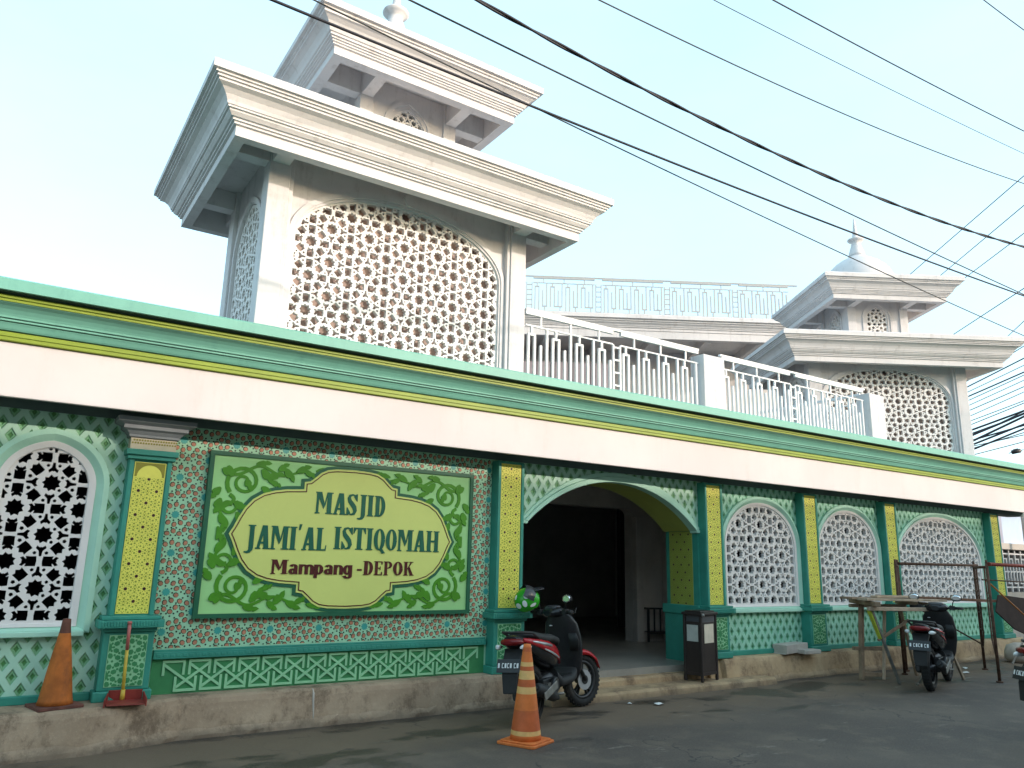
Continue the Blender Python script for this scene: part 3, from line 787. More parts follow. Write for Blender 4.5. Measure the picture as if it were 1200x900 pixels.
def corner(tf, jz):
    dy = jz*.0
    spc = (.30,.235)
    pts = [(spc[0]+(.165-.145*i/34)*math.cos(2.4+i*.33), spc[1]+(.165-.145*i/34)*math.sin(2.4+i*.33)*.95) for i in range(33)]
    draw_ribbon(scr, pts, [.030-.0004*i for i in range(33)], YF, YB, tf)
    leaf(scr, spc[0]+.02, spc[1]-.03, 1.2, .09, .075, YF-.0012, YB, tf)
    # vine running along the long edge
    v1 = [(.20+i*.030, .115+.055*math.sin(1.2+i*.42)*(1-i/40)) for i in range(33)]
    draw_ribbon(scr, v1, [.024-.0004*i for i in range(33)], YF-.0006, YB, tf)
    for x_, z_, a_, l_, w_ in ((.46,.10,.9,.14,.085),(.52,.17,-.2,.13,.08),(.62,.10,-.6,.10,.07),(.68,.075,.9,.13,.08),(.80,.10,-.4,.13,.075),(.88,.075,.6,.11,.06),(1.0,.075,-.2,.13,.055),(.40,.055,-.1,.12,.07),(.56,.21,.5,.09,.06)):
        leaf(scr, x_, z_, a_, l_, w_, YF-.0018, YB, tf)
    # vine up the short edge
    v2 = [(.155+.075*math.sin(.3+i*.36)*(1-i/34), .36+i*.0135) for i in range(27)]
    draw_ribbon(scr, v2, [.026-.0005*i for i in range(27)], YF-.0024, YB, tf)
    pts = [(.175+(.085-.07*i/20)*math.cos(-.6+i*.36), .465+(.085-.07*i/20)*math.sin(-.6+i*.36)) for i in range(20)]
    draw_ribbon(scr, pts, [.022]*20, YF-.003, YB, tf)
    for x_, z_, a_, l_, w_ in ((.10,.40,1.9,.12,.085),(.22,.43,.5,.13,.08),(.26,.52,1.2,.11,.07),(.10,.55,1.0,.12,.075),(.10,.66,1.3,.13,.055),(.09,.30,2.3,.11,.08),(.09,.12,.6,.10,.08),(.14,.09,1.2,.09,.07),(.47,.27,.6,.10,.07)):
        leaf(scr, x_, z_, a_, l_, w_, YF-.0036, YB, tf)
for tf in (lambda x, z: (sx0+.02+x*.98, sz0+.03+z*.98), lambda x, z: (sx1-.02-x*.98, sz0+.03+z*.98), lambda x, z: (sx0+.02+x*.98, sz1-.03-z*.98), lambda x, z: (sx1-.02-x*.98, sz1-.03-z*.98)):
    scr = MB(); corner(tf, 0); sbuild(scr, 'leaf_scroll', M['scroll'])
# ---- lettering: slab-serif letters drawn stroke by stroke
def rct(a, b_, c, d): return [(a,c),(b_,c),(b_,d),(a,d)]
def rib_polys(pts, ws):
    L_, R_ = ribbon(pts, ws)
    return [[tuple(L_[i]),tuple(L_[i+1]),tuple(R_[i+1]),tuple(R_[i])] for i in range(len(pts)-1)]
def bowl(cx, cz, rx, rz, a0, a1, n, wthin, wthick):
    pts, ws = [], []
    for i in range(n+1):
        a = a0+(a1-a0)*i/n; pts.append((cx+rx*math.cos(a), cz+rz*math.sin(a))); ws.append(wthin+(wthick-wthin)*abs(math.cos(a))**1.3)
    return rib_polys(pts, ws)
S_ = .055
def stem(x0, x1, z0=0, z1=1, sl=.06, sr=.06, top=True, bot=True):
    o = [rct(x0,x1,z0,z1)]
    if bot: o.append(rct(x0-sl,x1+sr,z0,z0+S_))
    if top: o.append(rct(x0-sl,x1+sr,z1-S_,z1))
    return o
PI = math.pi
G = {
 'I': (.40, stem(.09,.31)),
 'A': (.72, [[(.07,0),(.20,0),(.46,1),(.30,1)], [(.32,1),(.54,1),(.66,0),(.42,0)], rct(.20,.50,.22,.31), rct(.02,.27,0,S_), rct(.38,.72,0,S_)]),
 'M': (.92, [rct(.07,.19,0,1), [(.05,1),(.32,1),(.50,.42),(.44,.22)], [(.44,.22),(.54,.42),(.66,1),(.60,1)], rct(.62,.84,0,1), rct(.02,.26,0,S_), rct(.55,.91,0,S_), rct(.60,.91,1-S_,1), rct(.02,.2,1-S_,1)]),
 'S': (.60, rib_polys([(.50,.80),(.44,.93),(.31,.965),(.17,.92),(.12,.80),(.17,.66),(.30,.52),(.42,.38),(.47,.22),(.42,.09),(.28,.035),(.15,.07),(.09,.20)], [.06,.07,.08,.13,.17,.20,.22,.22,.19,.14,.08,.07,.06]) + [[(.57,1),(.50,1),(.38,.88),(.55,.66),(.57,.66)], [(.02,0),(.09,0),(.22,.12),(.05,.36),(.02,.36)]]),
 'J': (.50, [rct(.20,.42,.02,1), rct(.13,.48,1-S_,1)] + rib_polys([(.31,.10),(.30,-.02),(.24,-.11),(.13,-.15),(.0,-.13)], [.22,.20,.15,.09,.05])),
 'D': (.66, stem(.09,.30,0,1,.06,.0) + bowl(.28,.5,.24,.465,-PI/2,PI/2,12,.065,.20)),
 'L': (.60, stem(.09,.31) + [rct(.09,.54,0,.07), [(.50,0),(.56,0),(.58,.24),(.54,.24)]]),
 'T': (.70, stem(.24,.46,0,1,.08,.08,False) + [rct(.02,.68,.92,1), [(.02,.92),(.02,.72),(.05,.72),(.16,.92)], [(.68,.92),(.68,.72),(.65,.72),(.54,.92)]]),
 'O': (.66, bowl(.33,.5,.20,.46,0,2*PI,22,.065,.20)),
 'Q': (.66, bowl(.33,.5,.20,.46,0,2*PI,22,.065,.20) + [[(.36,.12),(.46,.14),(.66,-.12),(.50,-.14),(.42,-.02)]]),
 'H': (.82, stem(.09,.30) + stem(.52,.73) + [rct(.30,.52,.46,.55)]),
 'E': (.58, stem(.09,.26,0,1,.06,.0) + [rct(.09,.53,0,.07), rct(.09,.53,.93,1), rct(.2,.42,.47,.54), rct(.47,.53,.0,.24), rct(.47,.53,.76,1), rct(.38,.42,.38,.63)]),
 'P': (.60, stem(.09,.26) + bowl(.26,.74,.22,.23,-PI/2,PI/2,10,.06,.16)),
 'K': (.66, stem(.09,.26) + [[(.25,.42),(.33,.50),(.58,1),(.48,1)], [(.28,.55),(.42,.62),(.66,0),(.46,0)], rct(.40,.64,1-S_,1), rct(.42,.70,0,S_)]),
 'm': (.82, [rct(.03,.22,0,.70)] + bowl(.29,.45,.155,.19,PI*.02,PI*.85,8,.12,.20) + [rct(.345,.53,0,.48)] + bowl(.59,.45,.155,.19,PI*.02,PI*.85,8,.12,.20) + [rct(.645,.83,0,.48)]),
 'n': (.54, [rct(.03,.22,0,.70)] + bowl(.30,.45,.155,.19,PI*.02,PI*.85,8,.12,.20) + [rct(.355,.545,0,.48)]),
 'a': (.54, [rct(.32,.51,0,.50)] + bowl(.28,.49,.135,.16,0,PI*.9,8,.11,.19) + bowl(.25,.20,.13,.15,0,2*PI,14,.11,.18)),
 'p': (.56, [rct(.03,.22,-.26,.70)] + bowl(.30,.35,.15,.30,0,2*PI,14,.11,.20)),
 'g': (.56, [rct(.355,.545,-.08,.70)] + bowl(.26,.35,.15,.30,0,2*PI,14,.11,.20) + bowl(.28,-.07,.175,.15,-PI,0,8,.11,.19)),
 '-': (.38, [rct(.05,.33,.30,.43)]),
 "'": (.24, [[(.08,1.12),(.22,1.12),(.14,.86),(.06,.86)]]),
 ' ': (.34, []),
}
def lettering(name, text, x0, x1, z0, capz, m, gap=.0):
    adv = sum(G[c][0] for c in text) + gap*(len(text)-1); sx = (x1-x0)/adv
    mb = MB(); x = x0
    for c in text:
        wd, polys = G[c]
        for k, p in enumerate(polys):
            mb.poly([(x+px*sx, z0+pz*capz) for px, pz in p], SY-.0560-.00018*(k%24), SY-.0495)
        x += (wd+gap)*sx
    return sbuild(mb, name, m)
lettering('lettering', 'MASJID', 2.585, 3.34, 1.915, .212, M['letter_green'])
lettering('lettering', "JAMI'AL", 1.945, 2.735, 1.560, .218, M['letter_green'])
lettering('lettering', 'ISTIQOMAH', 2.80, 3.985, 1.578, .218, M['letter_green'])
lettering('lettering', 'Mampang', 2.205, 3.02, 1.335, .132, M['letter_maroon'])
lettering('lettering', '-DEPOK', 3.06, 3.69, 1.333, .138, M['letter_maroon'])

# ------------------------------------------------------------------ rooftop towers
LOW = [(.0,5.76),(.36,5.76),(.36,5.43),(.47,5.43),(.47,5.535),(.495,5.54),(.495,5.562),(.515,5.566),(.515,5.588),(.535,5.592),(.565,5.625),(.565,5.642),(.585,5.646),(.585,5.664),(.595,5.668),(.605,5.70),(.63,5.745),(.67,5.785),(.715,5.808),(.715,5.83),(.735,5.834),(.735,5.856),(.755,5.86),(.755,5.882),(.785,5.886),(.785,5.965),(.76,5.985)]
UPP = [(.0,7.09),(.41,7.09),(.41,6.80),(.53,6.80),(.53,6.895),(.555,6.90),(.555,6.918),(.572,6.922),(.572,6.94),(.59,6.944),(.59,6.962),(.61,6.966),(.61,6.99),(.625,6.995),(.64,7.03),(.67,7.075),(.71,7.105),(.735,7.115),(.735,7.14),(.755,7.145),(.755,7.17),(.79,7.175),(.79,7.25),(.77,7.27)]
HX, HY, HU = 1.63, .82, .64
def rect_ring(hx, hy, z): return [(-hx,-hy,z),(hx,-hy,z),(hx,hy,z),(-hx,hy,z)]
def make_tower():
    t = thing('rooftop_tower', '', 'tower', (3.48, 8.32, 0))
    zb = 3.40
    # body: corner piers and recessed wall
    pw = .225
    for sx in (-1,1):
        for sy in (-1,1):
            b = MB()
            xa, xb = sorted((sx*HX, sx*(HX-pw))); ya, yb = sorted((sy*HY, sy*(HY-.22)))
            b.box(xa, xb, ya, yb, zb, 5.76)
            xa, xb = sorted((sx*(HX-pw), sx*(HX-pw-.045))); ya, yb = sorted((sy*(HY-.02), sy*(HY-.2)))
            b.box(xa, xb, ya, yb, zb, 5.761)
            b.build('corner_pier', M['white'], t, .008)
    # front and back walls with arched screen
    for rot in (0, PI):
        hw_ = HX-pw-.045; O = arch(0, zb, 4.83, hw_-.045, .66, 36)
        xf = Matrix.Rotation(rot, 4, 'Z')
        w_ = plate('wall', [(-hw_,zb),(hw_,zb),(hw_,5.755),(-hw_,5.755)], [O], -(HY-.09), -(HY-.21), M['white'], t, xf)
        a = MB(); ringed(a, arch(0, zb, 4.83, hw_-.004, .755, 36), arch(0, zb, 4.83, hw_-.05, .675, 36), -(HY-.06), -(HY-.06), 0, .03); ringed(a, arch(0, zb, 4.83, hw_-.049, .674, 36), arch(0, zb, 4.83, hw_-.075, .64, 36), -(HY-.075), -(HY-.075), 0, .05)
        a.poly([(-.05,5.54),(-.06,5.60),(0,5.66),(.06,5.60),(.05,5.54),(.02,5.50),(-.02,5.50)], -(HY-.045), -(HY-.09))
        a.build('arch_moulding', M['white'], t, 0, 2, xf)
        screen('screen', arch(0, zb, 4.83, hw_-.06, .65, 36), -(HY-.10), -(HY-.16), M['white_screen'], t, 0, 4.22, .03, 1.0, .219, .194, xf)
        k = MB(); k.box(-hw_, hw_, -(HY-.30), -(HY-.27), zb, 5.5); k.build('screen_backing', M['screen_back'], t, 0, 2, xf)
    for rot in (PI/2, -PI/2):
        xf = Matrix.Rotation(rot, 4, 'Z'); hw_ = HY-.22; D = HX
        O = arch(0, zb, 4.85, hw_-.08, .46, 28, .06)
        plate('wall', [(-hw_,zb),(hw_,zb),(hw_,5.755),(-hw_,5.755)], [O], -(D-.05), -(D-.16), M['white'], t, xf)
        a = MB(); ringed(a, arch(0, zb, 4.85, hw_-.02, .54, 28, .06), arch(0, zb, 4.85, hw_-.075, .475, 28, .06), -(D-.025), -(D-.025), 0, .03); a.build('arch_moulding', M['white'], t, 0, 2, xf)
        screen('screen', arch(0, zb, 4.85, hw_-.09, .45, 28, .06), -(D-.06), -(D-.11), M['white_screen'], t, 0, 4.3, .03, 1.0, .219, .194, xf)
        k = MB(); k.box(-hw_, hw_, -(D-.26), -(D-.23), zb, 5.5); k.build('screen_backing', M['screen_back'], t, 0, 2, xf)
    # lower cornice
    b = MB(); b.rings([rect_ring(HX+e, HY+e, z) for e, z in LOW]); b.build('lower_cornice', M['white'], t)
    for sx in (-1,1):
        for sy in (-1,1):
            b = MB()
            xa, xb = sorted((sx*(HX-.02), sx*(HX-.20))); ya, yb = sorted((sy*(HY+.001), sy*(HY+.361)))
            b.box(xa, xb, ya, yb, 5.53, 5.757); b.build('cornice_bracket', M['white'], t, .005); b = MB()
            xa, xb = sorted((sx*(HX+.001), sx*(HX+.361))); ya, yb = sorted((sy*(HY-.02), sy*(HY-.18)))
            b.box(xa, xb, ya, yb, 5.53, 5.757)
            b.build('cornice_bracket', M['white'], t, .005)
    # upper body
    for sx in (-1,1):
        for sy in (-1,1):
            b = MB()
            xa, xb = sorted((sx*HU, sx*(HU-.17))); ya, yb = sorted((sy*HU, sy*(HU-.17)))
            b.box(xa, xb, ya, yb, 5.95, 7.09)
            b.build('upper_pier', M['white'], t, .006)
    for q in range(4):
        xf = Matrix.Rotation(q*PI/2, 4, 'Z'); hw_ = HU-.17
        plate('upper_wall', [(-hw_,5.95),(hw_,5.95),(hw_,7.085),(-hw_,7.085)], [arch(0,6.02,6.58,.22,.22,24,.04)], -(HU-.03), -(HU-.12), M['white'], t, xf)
        a = MB(); ringed(a, arch(0,6.01,6.58,.32,.33,24,.05), arch(0,6.01,6.58,.27,.275,24,.05), -(HU-.015), -(HU-.015), 0, .03); a.build('arch_moulding', M['white'], t, 0, 2, xf)
        screen('screen', arch(0,6.02,6.58,.23,.23,24,.04), -(HU-.05), -(HU-.10), M['white_screen'], t, 0, 6.62, .02, .72, .167, .153, xf)
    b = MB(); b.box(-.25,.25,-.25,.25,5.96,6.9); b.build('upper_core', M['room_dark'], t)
    b = MB(); b.rings([rect_ring(HU+e, HU+e, z) for e, z in UPP]); b.build('upper_cornice', M['white'], t)
    for sx in (-1,1):
        for sy in (-1,1):
            b = MB()
            xa, xb = sorted((sx*(HU-.01), sx*(HU-.15))); ya, yb = sorted((sy*(HU+.001), sy*(HU+.412)))
            b.box(xa, xb, ya, yb, 6.81, 7.087); b.build('cornice_bracket', M['white'], t, .005); b = MB(); b.box(*sorted((sy*(HU+.001), sy*(HU+.412))), xa, xb, 6.81, 7.087)
            b.build('cornice_bracket', M['white'], t, .005)
    # dome and finial
    b = MB(); b.lathe([(.72,7.26),(.72,7.33),(.68,7.35),(.69,7.42),(.71,7.54),(.70,7.66),(.655,7.79),(.58,7.90),(.48,8.00),(.37,8.08),(.27,8.135),(.21,8.17),(.18,8.20)], n=40); b.build('dome', M['white'], t)
    b = MB(); b.lathe([(.18,8.195),(.165,8.27),(.14,8.36),(.112,8.45),(.095,8.51),(.10,8.545),(.15,8.575),(.175,8.60),(.17,8.62),(.10,8.64),(.065,8.68),(.052,8.78),(.034,8.92),(.014,9.12)], n=28); b.build('finial', M['white'], t)
    return t
tw = make_tower()
tag(tw, 'big white two-tiered tower with star lattice screen standing above the sign', 'tower', 'rooftop towers')
tw2 = copy_tree(tw); tw2.location = (15.02, 9.04, .03); tw2.rotation_euler = (0,0,rad(-31.1))
tag(tw2, 'distant white two-tiered tower with full dome and spire in view, far end of roof', 'tower', 'rooftop towers')

# ------------------------------------------------------------------ railings
def rail_panel(mb, L, z0, z1, bar=.030, pitch=.092, topbar=.046):
    """meander railing panel along +x from 0 to L"""
    H = z1-z0; zr1 = z1-.16*H if H > .9 else z1-.14*H
    mb.box(0, L, -.02, .02, z1-topbar, z1); mb.box(0, L, -.012, .012, zr1-.02, zr1); mb.box(0, L, -.012, .012, z0, z0+.03)
    n = int(L/pitch); za, zb = z0+.14*H, zr1-.10*H
    for k in range(n):
        x = (k+.5)*L/n; top_ = k % 4 in (0,1); h = bar/2
        if k % 4 in (0,1): lo, hi = z0+.03, zb
        else: lo, hi = za, zb-.12*H if k % 4 == 2 else zr1-.02
        if k % 8 in (4,5): lo = za
        mb.box(x-h, x+h, -h, h, lo, hi)
        if k+1 < n:
            x2 = (k+1.5)*L/n
            if k % 4 == 0: mb.box(x+h, x2-h, -h, h, zb-bar, zb); mb.box((x+x2)/2-h, (x+x2)/2+h, -h+.001, h-.001, zb, zr1-.02)
            if k % 4 == 2: mb.box(x+h, x2-h, -h, h, za, za+bar); mb.box((x+x2)/2-h, (x+x2)/2+h, -h+.001, h-.001, z0+.03, za)
            if k % 8 == 5: mb.box(x+h, x2-h, -h, h, za, za+bar)
    m_ = 3
    for k in range(m_): x = (k+.5)*L/m_; mb.box(x-.012, x+.012, -.0105, .0105, zr1, z1-topbar)
def ladder_post(mb, x, z0, z1, wd=.12):
    for s_ in (0,1): mb.box(x+s_*wd-.013, x+s_*wd+.013, -.0135, .0135, z0, z1-.16*(z1-z0))
    for k in range(6): z = z0+.06+k*(z1-z0-.28)/5; mb.box(x+.013, x+wd-.013, -.011, .011, z-.012, z+.012)
rl = thing('roof_railing', 'white meander railing with square posts along the green cornice', 'railing', (5.12, 7.5, 3.40))
segs = [(0,1.42),(1.56,3.05),(3.55,5.15),(5.29,7.15)]
for a, c in segs:
    q = MB(); rail_panel(q, c-a, .06, 1.155); o_ = q.build('railing_panel', M['white_rail'], rl); o_.location = (a,0,0)
for x in (1.43, 5.16):
    q = MB(); ladder_post(q, x, 0, 1.15); q.build('ladder_post', M['white_rail'], rl)
for x in (3.07, 7.2):
    q = MB(); q.box(x, x+.44, -.10, .16, 0, 1.10); q.build('post', M['white'], rl, .01)
q = MB(); q.box(0, 3.06, -.024, .024, 1.157, 1.186); q.build('handrail', M['white_rail'], rl)
q = MB(); q.box(3.52, 7.2, -.024, .024, 1.157, 1.186); q.build('handrail', M['white_rail'], rl)
q = MB(); rail_panel(q, 2.2, .06, 1.155); o_ = q.build('railing_panel', M['white_rail'], rl); o_.location = (7.36,.17,0); o_.rotation_euler = (0,0,PI/2)

hall = thing('prayer_hall', 'pale upper prayer hall with ribbed eave slab behind the roof railing', 'building', (15.02, 9.04, 0), rad(-31.1))
b = MB(); b.box(-12.5, 1.4, 5.6, 9.0, 3.40, 7.457); b.build('wall', M['white'], hall)
pr = [(0,7.46),(0,7.53),(-.03,7.535),(-.03,7.56),(-.05,7.565),(-.07,7.60),(-.12,7.64),(-.12,7.67),(-.16,7.675),(-.16,7.72),(-.22,7.725),(-.22,7.82),(-.20,7.84)]
b = MB(); b.rings([[(-12.6,3.5+y,z) for y, z in pr]+[(-12.6,9,7.84),(-12.6,9,7.46)], [(1.0,3.5+y,z) for y, z in pr]+[(1.0,9,7.84),(1.0,9,7.46)]]); b.build('eave_slab', M['white'], hall)
for k in range(10):
    b = MB(); b.box(-12.3+k*1.42, -12.12+k*1.42, 3.70, 5.6, 7.24, 7.458); b.build('eave_beam', M['white'], hall)
b = MB(); b.box(-12.5, .9, 3.52, 3.695, 7.26, 7.457); b.build('eave_beam', M['white'], hall)
b = MB()
for k in range(40): b.box(-9.5+k*.12, -9.40+k*.12, 4.2, 4.26, 5.2, 6.72)
b.box(-9.5, -4.7, 4.26, 4.8, 5.2, 6.70)
b.build('louvre_cladding', M['mauve'], hall)
b = MB()
for k in range(7): b.box(-9.3+k*.62, -8.85+k*.62, 4.17, 4.199, 5.55, 5.95)
b.build('window', M['room_dark'], hall)
rl2 = thing('terrace_railing', 'pale thin railing against the sky on the hall roof edge', 'railing', (15.02, 9.04, 7.84), rad(-31.1))
q = MB(); q.box(-12.4, .1, 3.40, 3.44, .972, 1.005); q.build('handrail', M['rail_grey'], rl2)
x = -12.4; k = 0
while x < -.2:
    L = 1.62
    q = MB(); rail_panel(q, min(L, -.15-x), .02, .97, .030, .1); o_ = q.build('railing_panel', M['rail_grey'], rl2); o_.location = (x,3.42,0)
    if x+L < -.3:
        q = MB(); ladder_post(q, 0, .0, .97, .14); o_ = q.build('ladder_post', M['rail_grey'], rl2); o_.location = (x+L+.03,3.42,0)
    x += L+.20

# ------------------------------------------------------------------ houses
nb = thing('neighbour_house', 'small house with meander window grille beyond the right end of the mosque', 'house', (17.6, 9.0, 0))
b = MB(); b.box(0, 8, 0, 5, 0, 1.06); b.build('lower_wall', M['house_cream'], nb)
b = MB(); b.box(0, 8, .25, 5, 1.061, 2.05); b.build('window_recess', M['room_dark'], nb)
b = MB(); b.box(0, 8, -.02, 5, 2.051, 2.20); b.build('ledge', M['house_cream'], nb, .01)
b = MB(); b.box(0, 2.55, .02, 5, 2.201, 3.3); b.build('upper_wall', M['house_lilac'], nb)
b = MB(); b.box(2.551, 8, .5, 5, 2.201, 3.25); b.build('upper_wall', M['house_blue'], nb)
b = MB(); b.box(-.1, 8.1, -.25, 5.1, 3.301, 3.38); b.build('roof', M['capital_grey'], nb)
b = MB()
for k in range(26):
    x = .1+k*.30
    b.box(x, x+.035, .06, .09, 1.07, 2.045); b.box(x+.15, x+.185, .06, .09, 1.25, 1.85); b.box(x+.036, x+.149, .062, .088, 1.82, 1.85); b.box(x+.186, x+.299, .062, .088, 1.25, 1.28)
for z in (1.16,1.52,1.94): b.box(.05, 7.9, .065, .085, z, z+.03)
b.build('window_grille', M['white_rail'], nb)
b = MB(); b.tube([(0,0,0),(0,0,3.4)], .055, 10); b.tube([(0,0,0),(0,0,.06)], .11, 10)
o_ = b.build('street_pole', M['house_cream']); o_.location = (20.55, 8.7, 0); tag(o_, 'pale thin pole standing in front of the neighbour house', 'pole')
op_ = MB()  # unseen building behind the camera, added to shade the street and lower facade
op_.box(-14, 40, -9, -3.0, 0, 5.55); op_.box(-14.2, 40.2, -9.2, -2.6, 5.551, 5.70)
tag(op_.build('unseen_shading_building', M['opposite']), kind='structure')

# ------------------------------------------------------------------ cables
def cable(pts, r, m, label, group, sag=0.0, n=28, wob=0, cat='cable'):
    a, c = Vector(pts[0]), Vector(pts[-1]); P = []
    for i in range(n+1):
        t = i/n
        if len(pts) == 2: p = a.lerp(c, t)
        else:
            m0 = Vector(pts[1]); p = (1-t)*(1-2*t)*a + 4*t*(1-t)*m0 + t*(2*t-1)*c
        p = p + Vector((0, 0, -sag*4*t*(1-t)))
        if wob: p += Vector((0, random.uniform(-wob,wob), random.uniform(-wob,wob)))
        P.append(p)
    b = MB(); b.tube(P, r, 6); return tag(b.build('overhead_cable', m), label, cat, group)
CG = 'cables crossing the sky above the roof'
def at(px, py, Y):
    d = cr*(px-600) - cu*(py-450) + cf*895.9; t = Y/d.y
    return (d*t + Vector((0,0,1.5)))
def quad3(A, B_, C_, t):
    m = (B_-A).length/((B_-A).length+(C_-B_).length)      # chord-length parameter of the middle point
    q = lambda u: A*((u-m)*(u-1)/m) + B_*(u*(u-1)/(m*(m-1))) + C_*(u*(u-m)/(1-m))
    if t < 0: return A + (q(.02)-A)*(t/.02)
    if t > 1: return C_ + (C_-q(.98))*((t-1)/.02)
    return q(t)
def cab(p0, p1, p2, Y0, Y1, r, m, label, e0=.45, e1=.55):
    A, B_, C_ = at(*p0,Y0), at(*p1,(Y0+Y1)/2), at(*p2,Y1); P = []
    if e0 > 1: B_ = (A+C_)/2
    for i in range(61):
        t = -e0+(1+e0+e1)*i/60
        p = quad3(A, B_, C_, t)
        P.append(p)
    b = MB(); b.tube(P, r, 6); return tag(b.build('overhead_cable', m), label, 'cable', CG)
cab((300,-8),(632,128),(1215,352), 4.4,4.6,.010,M['cable'],'dark cable passing just below the right tip of the upper tower cornice')
cab((470,-5),(905,207),(1215,352), 4.2,4.5,.007,M['cable_grey'],'thin cable between the thick twisted cable and the pair under it')
cab((364,-2),(787,203),(1215,400), 4.62,4.7,.006,M['cable_grey'],'thin lower cable that drops in front of the distant dome to the cornice tip')
# thick twisted pair
A, B_, C_ = at(545,-8,4.0), at(850,152,4.1), at(1215,293,4.2); b = MB()
for s_ in (0,1):
    P = []
    for i in range(241):
        t = -.45+2*i/240; p = quad3(A, B_, C_, t)
        a = i*.42+s_*PI; P.append(p + Vector((0, .0075*math.cos(a), .0075*math.sin(a))))
    b.tube(P, .0095, 6)
tag(b.build('twisted_cable', M['cable']), 'thickest cable, a twisted black pair sweeping across the middle of the sky', 'cable', CG)
cab((690,-6),(940,112),(1215,220), 4.3,4.5,.0065,M['cable_grey'],'thin dark cable next above the thick twisted one')
cab((825,-6),(1010,88),(1215,187), 4.4,4.6,.0045,M['cable_grey'],'faintest pale cable, high on the right of the sky')
cab((895,-6),(1050,77),(1215,161), 4.0,4.2,.0075,M['cable'],'firm dark cable above the faint pale one at upper right')
cab((1140,-10),(1170,13),(1215,46), 4.0,4.0,.0075,M['cable'],'short cable cutting the top right corner of the sky')
for (p0,p2,l) in (((1067,321),(1215,193),'cable rising to the right from the small dome roof, highest of the rising three'),((1103,322),(1215,228),'cable rising to the right from the small cornice, middle of the rising three'),((1125,330),(1215,262),'cable rising to the right off the small cornice tip, lowest of the rising three'),((1105,400),(1215,328),'faint cable rising to the right over the lower cornice of the distant tower'),((1180,395),(1215,362),'short cable rising beside the right end of the distant lower cornice')):
    cab(p0, ((p0[0]+p2[0])/2,(p0[1]+p2[1])/2), p2, 20, 12, .019, M['cable'], l, 1.2, .8)
for y0, y1, r, kk in ((446,398,.014,1),(452,415,.020,0),(458,424,.012,1),(463,433,.022,0),(468,436,.013,1),(474,442,.012,1),(480,450,.014,1),(487,456,.012,1),(492,468,.013,1),(497,470,.014,1),(503,480,.030,0),(507,484,.018,1),(510,482,.034,0),(514,499,.024,0),(518,484,.034,0),(521,495,.030,0),(524,507,.014,1),(527,500,.028,0),(531,519,.013,1),(520,512,.013,1),(512,478,.013,1)):
    A, C_ = at(1124,y0+5,18), at(1225,y1-9,15); A, C_ = A+(A-C_)*1.2, C_+(C_-A)*.8
    cable((A,C_), r*1.6, M['cable'] if not kk else M['cable_grey'], 'one of many bundled cables fanning out right of the distant tower', 'bundled cables right of the distant tower', .05, 12)
b = MB(); c_ = at(1191,529,17)
b.loft([(-.22,0,0,.05,.05),(-.19,0,0,.10,.10),(.16,0,.0,.10,.10),(.22,0,0,.05,.05)], 'x', 14, 3); b.tube([(-.36,0,-.02),(-.2,0,0)], .02, 6); b.tube([(.36,0,.02),(.2,0,0)], .02, 6); b.box(-.1,.1,-.04,.04,.09,.13)
o_ = b.build('splice_box', M['black_plastic']); o_.location = c_; o_.rotation_euler = (0,rad(-12),rad(-40)); tag(o_, 'black splice box hanging among the bundled cables at the right edge', 'cable box')

# ------------------------------------------------------------------ scooters
def plate_marks(mb, x, hw_, zc, hz, layout):
    for y0, y1, z0, z1 in layout: mb.box(x-.0035, x-.0005, y0, y1, z0, z1)
def make_wheel(x, w_, name, t, rear):
    R0, R1 = .275, .195
    b = MB(); n = 36; rr = []
    prof = [(R1,-w_*.36),(R1+.03,-w_*.5),(R0-.03,-w_*.5),(R0-.008,-w_*.3),(R0,0),(R0-.008,w_*.3),(R0-.03,w_*.5),(R1+.03,w_*.5),(R1,w_*.36)]
    for k in range(n+1):
        a = 2*PI*k/n; rr.append([(x+r*math.cos(a), y, .275+r*math.sin(a)) for r, y in prof])
    b.rings(rr, 0, True, False)
    for k in range(n):
        a = 2*PI*(k+.25)/n; c = Vector((x+(R0-.006)*math.cos(a), 0, .275+(R0-.006)*math.sin(a)))
        b.obox(c, (math.cos(a),0,math.sin(a)), (0,1,.0), (-math.sin(a),.3,math.cos(a)), .007, w_*.33, .012)
    wh = b.build('wheel', M['tyre'], t)
    b = MB(); rr = []
    prof = [(R1+.004,-w_*.38),(R1-.022,-w_*.34),(R1-.03,0),(R1-.022,w_*.34),(R1+.004,w_*.38)]
    for k in range(n+1):
        a = 2*PI*k/n; rr.append([(x+r*math.cos(a), y, .275+r*math.sin(a)) for r, y in prof])
    b.rings(rr, 0, True, False)
    for k in range(5):
        a = 2*PI*k/5+.3
        for s_ in (-.16,.16):
            p0 = Vector((x+.04*math.cos(a), 0, .275+.04*math.sin(a))); p1 = Vector((x+.175*math.cos(a+s_), 0, .275+.175*math.sin(a+s_))); b.beam(p0, p1, .035, .018)
    b.tube([(x,-w_*.5-.02,.275),(x,w_*.5+.02,.275)], .048, 14)
    b.build('rim', M['rim'], wh)
    return wh
